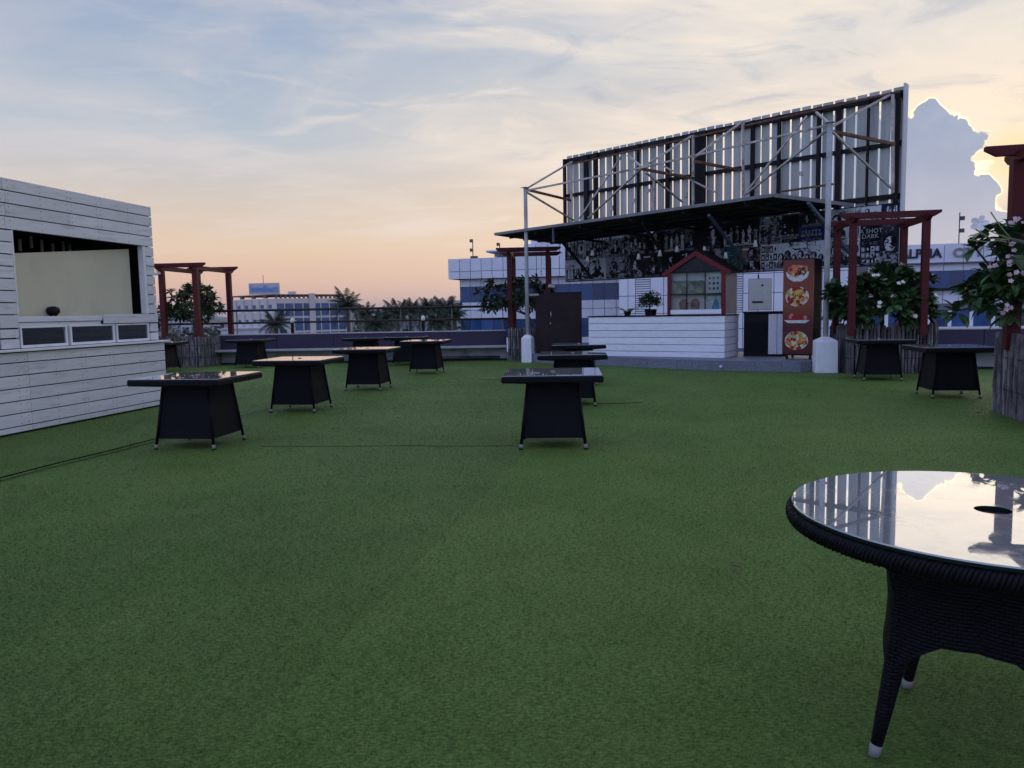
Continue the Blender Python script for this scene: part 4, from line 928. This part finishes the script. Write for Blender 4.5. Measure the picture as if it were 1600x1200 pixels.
def figure(b, x, z, h, c, y):
    b.flat([(x-.10*h,z),(x-.02*h,z),(x,z+.42*h),(x+.03*h,z),(x+.11*h,z),(x+.09*h,z+.5*h),(x+.13*h,z+.78*h),(x+.05*h,z+.84*h),(x-.05*h,z+.84*h),(x-.13*h,z+.78*h),(x-.09*h,z+.5*h)], y, ix[c])
    b.flat(ell(x, z+.92*h, .055*h, .075*h, 9), y-.0006, ix[c])
def text_mesh(s, size, m_, ext=.004, bold=0.):
    cu = bpy.data.curves.new('lettering', 'FONT'); cu.body = s; cu.size = size; cu.align_x = 'CENTER'; cu.align_y = 'CENTER'; cu.extrude = ext; cu.resolution_u = 2; cu.space_line = .82; cu.offset = bold
    ob = bpy.data.objects.new('lettering', cu); col.objects.link(ob); bpy.context.view_layer.update()
    me = bpy.data.meshes.new_from_object(ob.evaluated_get(bpy.context.evaluated_depsgraph_get())); bpy.data.objects.remove(ob)
    me.materials.clear(); me.materials.append(m_); return me
def poster(x0, x1, z0, z1, bgc, fig, letters=None, lc='white', lz=.8, lsize=.1, lx=.5):
    o = MB().box(x0+.006, x1-.006, -.044, -.031, z0+.006, z1-.006).build('poster', PC[bgc], pw)
    b = MB(); W_, H_ = x1-x0, z1-z0; y = -.047
    xm = (x0+x1)/2
    if fig == 'bust': bust(b, xm, z0+.03, H_*.55, 'white', 'dark' if bgc != 'dark' else 'grey', y)
    elif fig == 'bust_dark': bust(b, xm+.05*W_, z0+.03, H_*.62, 'grey', 'black', y); b.flat([(x0+.05*W_,z1-.1*H_),(x0+.4*W_,z1-.1*H_),(x0+.4*W_,z1-.16*H_),(x0+.05*W_,z1-.16*H_)], y, ix['white'])
    elif fig == 'duo': bust(b, x0+.32*W_, z0+.08, H_*.45, 'skin' if bgc in ('sky','orange') else 'white', 'black', y); bust(b, x0+.70*W_, z0+.02, H_*.42, 'skin' if bgc in ('sky','orange') else 'grey', 'dark', y-.003)
    elif fig == 'crowd':
        n = max(3, int(W_/.16))
        for k in range(n): bust(b, x0+W_*(k+.5)/n, z0+.05+.06*(k % 2), H_*random.uniform(.30,.42), random.choice(('white','white','grey')), random.choice(('black','dark','grey')), y-.003*k)
    elif fig == 'figures':
        n = max(3, int(W_/.17))
        for k in range(n): figure(b, x0+W_*(k+.5)/n, z0+.08, H_*random.uniform(.5,.66), random.choice(('black','dark','grey','dark') if bgc not in ('dark','black') else ('white','grey','grey','white')), y-.001*k)
        b.flat([(x0+.06*W_,z0+.03),(x1-.06*W_,z0+.03),(x1-.06*W_,z0+.07),(x0+.06*W_,z0+.07)], y, ix['white' if bgc in ('dark','black') else 'black'])
    elif fig == 'grid':
        for i in range(4):
            for j in range(3):
                c = random.choice(('black','dark','grey','white')); a, d = x0+W_*(.06+.23*i), z0+H_*(.08+.30*j)
                b.flat([(a,d),(a+.2*W_,d),(a+.2*W_,d+.25*H_),(a,d+.25*H_)], y, ix[c]); b.flat(ell(a+.1*W_, d+.12*H_, .05*W_, .08*H_, 9), y-.001, ix['white' if c != 'white' else 'dark'])
    elif fig == 'car':
        b.flat([(x0+.1*W_,z0+.12*H_),(x0+.9*W_,z0+.12*H_),(x0+.86*W_,z0+.3*H_),(x0+.7*W_,z0+.34*H_),(x0+.6*W_,z0+.46*H_),(x0+.36*W_,z0+.46*H_),(x0+.25*W_,z0+.33*H_),(x0+.12*W_,z0+.28*H_)], y, ix['black'])
        bust(b, xm, z0+.44*H_, H_*.36, 'white', 'dark', y-.001)
    elif fig == 'stripes':
        for k in range(6): b.flat([(x0+W_*(.08+.15*k),z0+.05*H_),(x0+W_*(.15+.15*k),z0+.05*H_),(x0+W_*(.30+.12*k),z1-.1*H_),(x0+W_*(.22+.12*k),z1-.1*H_)], y-.0002*k, ix[random.choice(('white','grey','dark'))])
        b.flat(ell(xm, z0+.45*H_, .22*W_, .25*H_, 14), y-.003, ix['white']); b.flat(ell(xm+.03, z0+.48*H_, .1*W_, .13*H_, 12), y-.004, ix['black'])
    # scattered small print, billing lines and torn patches in random poster tones
    for k in range(7):
        a, d = random.uniform(x0+.05*W_, x1-.3*W_), random.uniform(z0+.04*H_, z1-.1*H_); ww = random.uniform(.05,.22)*W_; hh = random.uniform(.01,.06)*H_
        b.flat([(a,d),(a+ww,d+hh*.3),(a+ww*.9,d+hh*1.2),(a+ww*.1,d+hh)], y-.0045-.0001*k, ix[random.choice(('white','grey','black','dark'))])
    for k in range(3):
        d = z0+.02*H_+k*.022; b.flat([(x0+.12*W_,d),(x1-.12*W_,d),(x1-.12*W_,d+.008),(x0+.12*W_,d+.008)], y-.0056, ix['grey'])
    b.build('print', PM, o)
    if letters: put('lettering', text_mesh(letters, lsize, PC[lc], .002), o, (x0+W_*lx, y-.008, z0+H_*lz), (math.pi/2, 0, 0))
zA, zB, zC = 2.46, 3.16, 3.88
lo = [(0,.45,'white','figures'),(.45,1.05,'white','crowd'),(1.05,1.72,'white','car'),(1.72,2.6,'grey','figures'),(2.6,3.15,'dark','bust'),(3.15,3.85,'dark','bust_dark'),(3.85,4.45,'black','bust'),(4.45,5.1,'black','stripes'),(5.1,5.85,'grey','bust_dark'),(5.85,6.45,'teal','figures'),(6.45,7.0,'skin','bust_dark'),(7.0,7.5,'white','grid'),(7.5,8.75,'white','crowd'),(8.75,9.3,'grey','bust'),(9.3,9.62,'white','bust'),(9.62,10.1,'black','grid'),(10.1,10.5,'dark','bust')]
hi = [(0,.42,'dark','stripes'),(.42,.95,'grey','stripes'),(.95,1.3,'white','bust'),(1.3,1.85,'grey','grid'),(1.85,2.65,'grey','duo'),(2.65,3.3,'dark','crowd'),(3.3,3.9,'black','bust_dark'),(3.9,4.65,'dark','figures'),(4.65,5.3,'sky','duo'),(5.3,5.85,'black','bust'),(5.85,6.95,'black','figures'),(6.95,7.6,'grey','figures')]
for a, b, c, f in lo[:-3]: poster(a, b, zA, zB, c, f)
for a, b, c, f in hi: poster(a, b, zB, zC, c, f)
poster(7.6, 8.05, 3.16, 3.88, 'black', None, 'THE GUNS OF\nNAVARONE', 'pure', .2, .075, .5)
poster(8.05, 8.75, 3.52, 3.88, 'dark', 'duo', 'TITANIC', 'skin', .14, .13)
poster(8.05, 8.75, 3.16, 3.52, 'blue', None, 'P R E T T Y\nW O M A N', 'pure', .52, .10)
poster(8.75, 9.3, 3.16, 3.88, 'white', 'bust'); poster(9.3, 9.62, 3.16, 3.88, 'white', 'stripes')
poster(9.3, 9.62, zA, zB, 'white', 'bust')
poster(9.62, 10.1, 3.5, 3.88, 'white', 'duo'); poster(9.62, 10.1, 2.95, 3.5, 'black', None, '\u2019A SHOT\nDARK', 'pure', .48, .15, .5)
poster(9.62, 10.1, zA, 2.95, 'black', 'grid'); poster(10.1, 10.5, zA, 3.35, 'dark', 'bust'); poster(10.1, 10.5, 3.35, 3.88, 'blue', 'stripes')

# ------------------------------------------------------------------ buildings around the terrace
def facade(t, L, y, cols, rowspec, joint=.05):
    """panels and panes, each a part: rowspec = (z0, z1, 'panel'|'pane')"""
    for z0, z1, kind in rowspec:
        for i in range(cols):
            a, b = L*i/cols+joint/2, L*(i+1)/cols-joint/2
            if kind == 'panel': MB().box(a, b, y-.10, y, z0+joint/2, z1-joint/2).build('cladding_panel', clad, t)
            else: MB().box(a, b, y-.03, y+.0, z0+.03, z1-.03).build('pane', glass_b, t)
# white clad office block in the middle
p0, p1 = Vector((-4.95, 76, 0)), Vector((10.9, 71.5, 0)); L = (p1-p0).length
ob = thing('office_block', 'white clad office block with blue window bands left of the stall', 'building', (p0.x, p0.y, -14), math.atan2((p1-p0).y, (p1-p0).x))
Z0 = 14
MB().box(0, L, 0, 16, 0, Z0+6.5).build('wall', clad_b, ob)
MB().box(-.75, L+.3, -.75, 16, Z0+4.75, Z0+6.62).build('cornice_core', clad_b, ob)
cols = 15
facade(ob, L, 0, cols, [(Z0+3.95, Z0+4.7, 'panel'), (Z0+2.45, Z0+3.95, 'pane'), (Z0+1.65, Z0+2.45, 'panel'), (Z0+.75, Z0+1.65, 'panel'), (Z0-1.0, Z0+.75, 'pane'), (Z0-2.4, Z0-1.0, 'panel')])
for i in range(16):
    a, b = -.78+(L+1.05)*i/16, -.78+(L+1.05)*(i+1)/16
    MB().box(a+.03, b-.03, -.85, -.75, Z0+5.45, Z0+6.65).build('cladding_panel', clad, ob); MB().box(a+.03, b-.03, -.85, -.75, Z0+4.72, Z0+5.40).build('cladding_panel', clad, ob)
MB().box(-.85, -.75, -.85, 6, Z0+4.72, Z0+6.65).build('cornice_end', clad, ob)
for x0, x1, z1, nm in ((2.4, L, 7.35, 'upper_storey'), (5.2, L, 8.3, 'upper_storey'), (5.9, L, 10.0, 'upper_storey')):
    o = MB().box(x0, x1, 3+x0*.4, 14, Z0+6.5, Z0+z1-.1).build(nm, clad_b, ob); n = int((x1-x0)/1.15)
    for i in range(n): MB().box(x0+(x1-x0)*i/n+.03, x0+(x1-x0)*(i+1)/n-.03, 2.9+x0*.4, 3+x0*.4, Z0+6.55, Z0+z1).build('cladding_panel', clad, o)
MB().box(2.0, 5.4, 2.2, 6, Z0+7.4, Z0+7.62).build('canopy_slab', clad, ob, bevel=.1)
for x, h in ((1.25, 2.0), (4.0, 1.5)):
    a = MB(); a.path([(x,.5,Z0+6.5),(x,.5,Z0+6.6+h)], .05, 5); 
    for k in (.45, .9): a.box(x-.28, x-.08, .4, .6, Z0+6.5+h*k, Z0+6.8+h*k)
    a.box(x-.2, x+.45, .3, .7, Z0+6.62, Z0+6.95); a.build('antenna', mat('antenna_grey', (.10,.09,.09), .6), ob)
# nearer tiled wing below the posters
p0, p1 = Vector((8.72, 62, 0)), Vector((24.5, 55, 0)); L = (p1-p0).length
wg = thing('tiled_wing', 'white tiled wing seen under the posters behind the bar counter', 'building', (p0.x, p0.y, -14), math.atan2((p1-p0).y, (p1-p0).x))
MB().box(0, L, 0, 10, 0, Z0+8).build('wall', clad_b, wg)
xs = [0, .75, 1.35, 2.55, 3.6, 4.1, 5.2, 6.3, 7.4, 8.5, 9.6, 10.7, 11.8, 12.9, 14.0, 15.1, L-.02]
for i, (a, b) in enumerate(zip(xs, xs[1:])):
    for z0, z1 in ((-1.6,-.1),(-.1,1.15),(1.15,2.55),(2.55,4.0),(4.0,5.4)):
        if i in (2, 9, 13) and z0 > 1:
            for k in range(8): MB().box(a+.03, b-.03, -.10, 0, Z0+z0+.03+(z1-z0)*k/8, Z0+z0+(z1-z0)*(k+.8)/8).build('louvre_blade', clad, wg)
        else: MB().box(a+.025, b-.025, -.1, 0, Z0+z0+.025, Z0+z1-.025).build('cladding_panel', clad, wg)
# block with the big lettering, right
p0, p1 = Vector((33.0, 71.5, 0)), Vector((45.2, 68.3, 0)); L = (p1-p0).length
ac = thing('lettered_office', 'white office block with ALPHA CITY lettering on its top band', 'building', (p0.x, p0.y, -14), math.atan2((p1-p0).y, (p1-p0).x))
MB().box(0, L, 0, 14, 0, Z0+6.8).build('wall', clad_b, ac)
facade(ac, L, 0, 8, [(Z0+5.2, Z0+6.9, 'panel'), (Z0+4.45, Z0+5.1, 'panel')]); 
facade(ac, L, 0, 11, [(Z0+2.95, Z0+4.45, 'pane')]); facade(ac, L, 0, 10, [(Z0+1.5, Z0+2.7, 'panel')])
MB().box(-.2, L+.2, -.6, 0, Z0+2.70, Z0+2.90).build('ledge', dark_steel, ac); MB().box(-.2, L+.2, -.5, 0, Z0+5.10, Z0+5.18).build('ledge', clad_b, ac)
MB().box(-.2, L+9, -.3, 0, Z0+.95, Z0+1.5).build('soffit_band', clad_b, ac)
MB().box(L, L+9, 0, 8, 0, Z0+1.5).build('wall', clad_b, ac)
for i in range(12):
    a = .1+i*1.75; MB().box(a, a+1.4, -.06, 0, Z0-.55, Z0+.93).build('pane', glass_b if a < L-3 else glass_g, ac); MB().box(a+1.42, a+1.72, -.15, 0, Z0-.55, Z0+.94).build('pilaster', clad, ac)
MB().box(-.4, L+9, -3.5, 0, Z0-.85, Z0-.56).build('podium_ledge', mat('white_ledge', (.7,.7,.72), .6, .08), ac)
MB().box(-.4, L+9, -3.2, -.0, 0, Z0-.86).build('podium', clad_b, ac)
put('lettering', text_mesh('ALPHA', 1.12, navy, .06, .03), ac, (4.35, -.2, Z0+6.02), (math.pi/2, 0, 0)); put('lettering', text_mesh('CITY', 1.12, grey_letter, .06, .03), ac, (8.2, -.2, Z0+6.02), (math.pi/2, 0, 0))
a = MB(); x = 7.75; a.path([(x,1,Z0+6.7),(x,1,Z0+9.7)], .05, 5)
for k in (1.0, 2.1): a.box(x+.05, x+.4, .9, 1.1, Z0+6.9+k, Z0+7.25+k)
a.build('antenna', mat('antenna_grey', (.10,.09,.09)), ac)
# far office block with roof sign
C0 = Vector((-62.5, 205, 0))
ib = thing('far_office', 'far beige office block with a blue lettered sign on its roof', 'building', (C0.x, C0.y, -14), 0)
la, rb = Vector((-17.6, 14.5, 0)), Vector((15.9, 14.0, 0))
poly = [(0,0), (rb.x, rb.y), (rb.x-4, rb.y+12), (la.x+4, la.y+12), (la.x, la.y)]
MB().prism(poly, 0, Z0+6.0).build('wall', wall_b, ib)
MB().prism([(x*1.02, (y-8)*1.02+8-.2) for x, y in poly], Z0+6.9, Z0+7.15).build('roof_slab', mat('roof_edge', (.20,.15,.13), .7), ib)
def wing(name, e, L_, side):
    o = thing(name, '', ''); del o['label']; del o['category']; o.parent = ib; return o
def face_frame(a, b):
    d = (b-a); L_ = d.length; rz = math.atan2(d.y, d.x); return a, L_, rz
def add_face(a, b, parts):
    A, L_, rz = face_frame(a, b); M = Matrix.Translation(A) @ Matrix.Rotation(rz, 4, 'Z')
    for nm, m_, bxs in parts(L_):
        for q in bxs:
            o = MB().box(*q).build(nm, m_, ib); o.matrix_basis = M
def left_parts(L_):
    out = []; n = 6; pier = []; wn = []; sp2 = []; slot = []
    for i in range(n):
        a = L_*(i+.22)/n
        for r_ in range(3):
            zt = Z0+4.4-3.95*r_; wn.append((a+.1, a+1.35, -.12, 0, zt-1.0, zt)); sp2.append((a-.25, a+1.7, -.08, 0, zt-2.3, zt-1.05))
        pier.append((L_*i/n-.3, L_*i/n+.55, -.35, 0, 0, Z0+5.9))
        for k in range(2): slot.append((L_*(i+.1+.5*k)/n, L_*(i+.42+.5*k)/n, -.05, .6, Z0+6.1, Z0+6.85))
    return [('window', glass_i, wn), ('spandrel_panel', clad, sp2), ('pier', wall_b, pier), ('parapet_block', mat('roof_edge', (.20,.15,.13)), slot[::3])]
def right_parts(L_):
    pn_ = []; pr_ = []; slot = []
    n = 8
    for i in range(n):
        for r_ in range(3):
            zt = Z0+4.7-3.95*r_; pn_.append((L_*(i+.07)/n, L_*(i+.93)/n, -.1, 0, zt-3.4, zt))
    pr_ = [(L_*.46, L_*.54, -.4, 0, 0, Z0+7.4), (0, .35, -.3, 0, 0, Z0+6), (L_-.4, L_, -.3, 0, 0, Z0+6)]
    for k in range(16): slot.append((L_*(k+.2)/16, L_*(k+.55)/16, -.05, .6, Z0+6.05, Z0+6.85))
    return [('window', glass_i, pn_), ('pier', wall_b, pr_), ('parapet_block', mat('roof_edge', (.20,.15,.13)), slot)]
add_face(la, Vector((0,0,0)), left_parts); add_face(Vector((0,0,0)), rb, right_parts)
sg = MB().box(-9.3, -.9, 7.5, 7.8, Z0+7.3, Z0+10.4).build('roof_sign', sign_pale, ib); put('lettering', text_mesh('Intellect', 2.35, sign_blue, .1, .05), sg, (-5.1, 7.3, Z0+8.85), (math.pi/2, 0, 0))
MB().path([(-5.4,8,Z0+10.3),(-5.4,8,Z0+12.6)], .08, 5).build('antenna', mat('antenna_grey', (.10,.09,.09)), ib); MB().box(1.6,3.2,7,9,Z0+7.1,Z0+8.0).build('roof_hut', wall_b, ib)
# nearer low white roofs
for x, y, wx, wy, z, lab in ((-44.5, 118, 6.5, 8, -.6, 'low white flat roof before the far lettered office block'), (-36.5, 120, 2.0, 6, .4, 'narrow white stair tower right of the low white roof'), (-22, 150, 9, 8, -3.0, 'low pale house among the palms behind the far bench')):
    t = thing('low_house', lab, 'building', (x, y, -14), R(8))
    MB().box(0, wx, 0, wy, 0, z+14).build('wall', mat('white_render', (.55,.56,.6), .8, .1, .3), t); MB().box(-.2, wx+.2, -.2, wy+.2, z+14, z+14.25).build('roof', coping, t)
    for k in range(max(1, int(wx/2.2))): MB().box(.5+k*2.1, 1.5+k*2.1, -.05, .0, z+11.6, z+12.9).build('window', glass_i, t)
# far town
tw = MB(); wn_ = MB()
for k in range(170):
    d = random.uniform(330, 1400); a = random.uniform(-42, 34); x, y = d*math.tan(R(a)), d; s = random.uniform(6, 16); h = random.uniform(6, 15.5)
    tw.box(x-s/2, x+s/2, y, y+s, -14, -14+h, random.randrange(3))
    for i in range(int(s/3)):
        for j in range(int(h/3.3)): tw.box(x-s/2+1+3*i, x-s/2+2.4+3*i, y-.12, y, -14+1+3.3*j, -14+2.4+3.3*j, 3)
o = tw.build('far_town', [mat('town_white', (.45,.45,.47), .8, .1, .05), mat('town_beige', (.36,.32,.28), .8, .1, .05), mat('town_grey', (.26,.27,.29), .8, .1, .05), glass_i], kind='stuff'); tag(o, 'pale houses of the far town along the horizon', 'town')
# far woodland
tv = []
for k in range(2600):
    d = random.uniform(170, 1100); a = random.uniform(-42, 36); x, y = d*math.tan(R(a)), d; s = random.uniform(1.6, 3.6)
    if -85 < x < -42 and d < 240: continue
    h = -14+random.uniform(1, 8.5)
    for q in range(5):
        tv.append((Vector((x+random.gauss(0,s*.5), y+random.gauss(0,s*.5), h+random.uniform(0,s))), Vector((random.gauss(0,1),random.gauss(0,1),random.gauss(0,.6))).normalized(), None, None, s*1.2, s*.8))
tv2 = []
for p, x, _, _, l, w_ in tv:
    y = Vector((0,0,1)).cross(x); y = y.normalized() if y.length > .05 else Vector((1,0,0)); tv2.append((p, x, y, x.cross(y), l, w_))
o = leaves_joined('far_woodland', palm_l, tv2, None); tag(o, 'far green treetops spread between the town houses', 'woodland')

# palms
def frond_mesh(L_, droop, seed):
    r_ = random.Random(seed); b = MB(); pts = []; n = 22
    for i in range(n+1):
        f = i/n; pts.append(Vector((L_*f*(1-.18*f), 0, L_*(.55*f-droop*f*f))))
    b.path(pts[::3], [.05*(1-k/8)+.008 for k in range(len(pts[::3]))], 4)
    for i in range(2, n+1):
        f = i/n; ll = L_*.30*math.sin(math.pi*min(1, f*.9+.12))**.7; p = pts[i]; d = (pts[i]-pts[i-1]).normalized()
        for s in (-1, 1):
            for k in range(2):
                t_ = Vector((d.x*.55, s*.75, -.38-r_.uniform(0,.35))).normalized()*ll*r_.uniform(.8,1.1); o_ = d*(.10*k)
                b.add([p+o_, p+o_+d*.07, p+o_+t_], [(0,1,2)])
    return b.mesh('frond', palm_l)
FM = [frond_mesh(3.0, dr, i) for i, dr in enumerate((.35, .6, .9, 1.25))]
def palm(label, x, y, top, s=1.):
    t = thing('coconut_palm', label, 'palm', (x, y, -14), random.uniform(0, 6), 'coconut palms beyond the parapet')
    h = top+14; lean = random.uniform(-.6, .6)
    MB().path([(lean*(1-f)**2*1.5, 0, h*f) for f in np.linspace(0, 1, 8)], [.24-.10*f for f in np.linspace(0, 1, 8)], 7).build('trunk', palm_t, t, smooth=True)
    for k in range(24):
        a = k*2.39996; tier = k/24; m_ = FM[min(3, int(tier*4))]
        put('frond', m_, t, (0, 0, h+.1), (0, -(.75-1.15*tier)+random.uniform(-.1,.1), a), [s*random.uniform(.85, 1.15)]*3)
for x, y, top, s, lab in ((-16.5, 78, 2.14, 1.15, 'tall dark coconut palm before the right end of the far office block'),
  (-15.8, 84, 1.2, 0.9, 'coconut palm between the far office block and the tall palm clump'),
  (-11.6, 70, 0.73, 0.9, 'low coconut palm crown left of the middle palm clump'),
  (-11.0, 75, 1.28, 1.0, 'coconut palm left of the pair of middle palms'),
  (-11.5, 88, 1.47, 1.05, 'coconut palm in the middle of the row beyond the parapet'),
  (-10.9, 92, 1.38, 1.0, 'coconut palm just left of the parapet lamp among the palms'),
  (-8.6, 82, 1.42, 1.05, 'coconut palm just right of the parapet lamp among the palms'),
  (-6.6, 80, 1.59, 1.0, 'rightmost coconut palm beside the white clad office block'),
  (-4.8, 66, 0.98, 0.8, 'low coconut palm touching the white clad office block'),
  (-18.3, 60, 0.6, 0.8, 'small coconut palm crown above the parapet before the far office block'),
  (-11.3, 64, 0.36, 0.8, 'lowest coconut palm showing just above the far parapet'),
  (-5.7, 60, 0.58, 0.8, 'low coconut palm under the rightmost palms')):
    palm(lab, x, y, top, s*.72)

# ------------------------------------------------------------------ evening haze
hz_ = MB().box(-6000, 6000, -2500, 9000, -15.5, 60).build('haze', None, kind='stuff')
hm = bpy.data.materials.new('haze'); hm.use_nodes = True; hn = hm.node_tree; hn.nodes.clear()
ho = hn.nodes.new('ShaderNodeOutputMaterial'); hv_ = hn.nodes.new('ShaderNodeVolumePrincipled'); hv_.inputs['Color'].default_value = (.86, .88, .95, 1); hv_.inputs['Density'].default_value = .00013
hn.links.new(hv_.outputs[0], ho.inputs['Volume']); hz_.data.materials.clear(); hz_.data.materials.append(hm)
tag(hz_, 'thin evening haze over the far town and hills', 'haze')
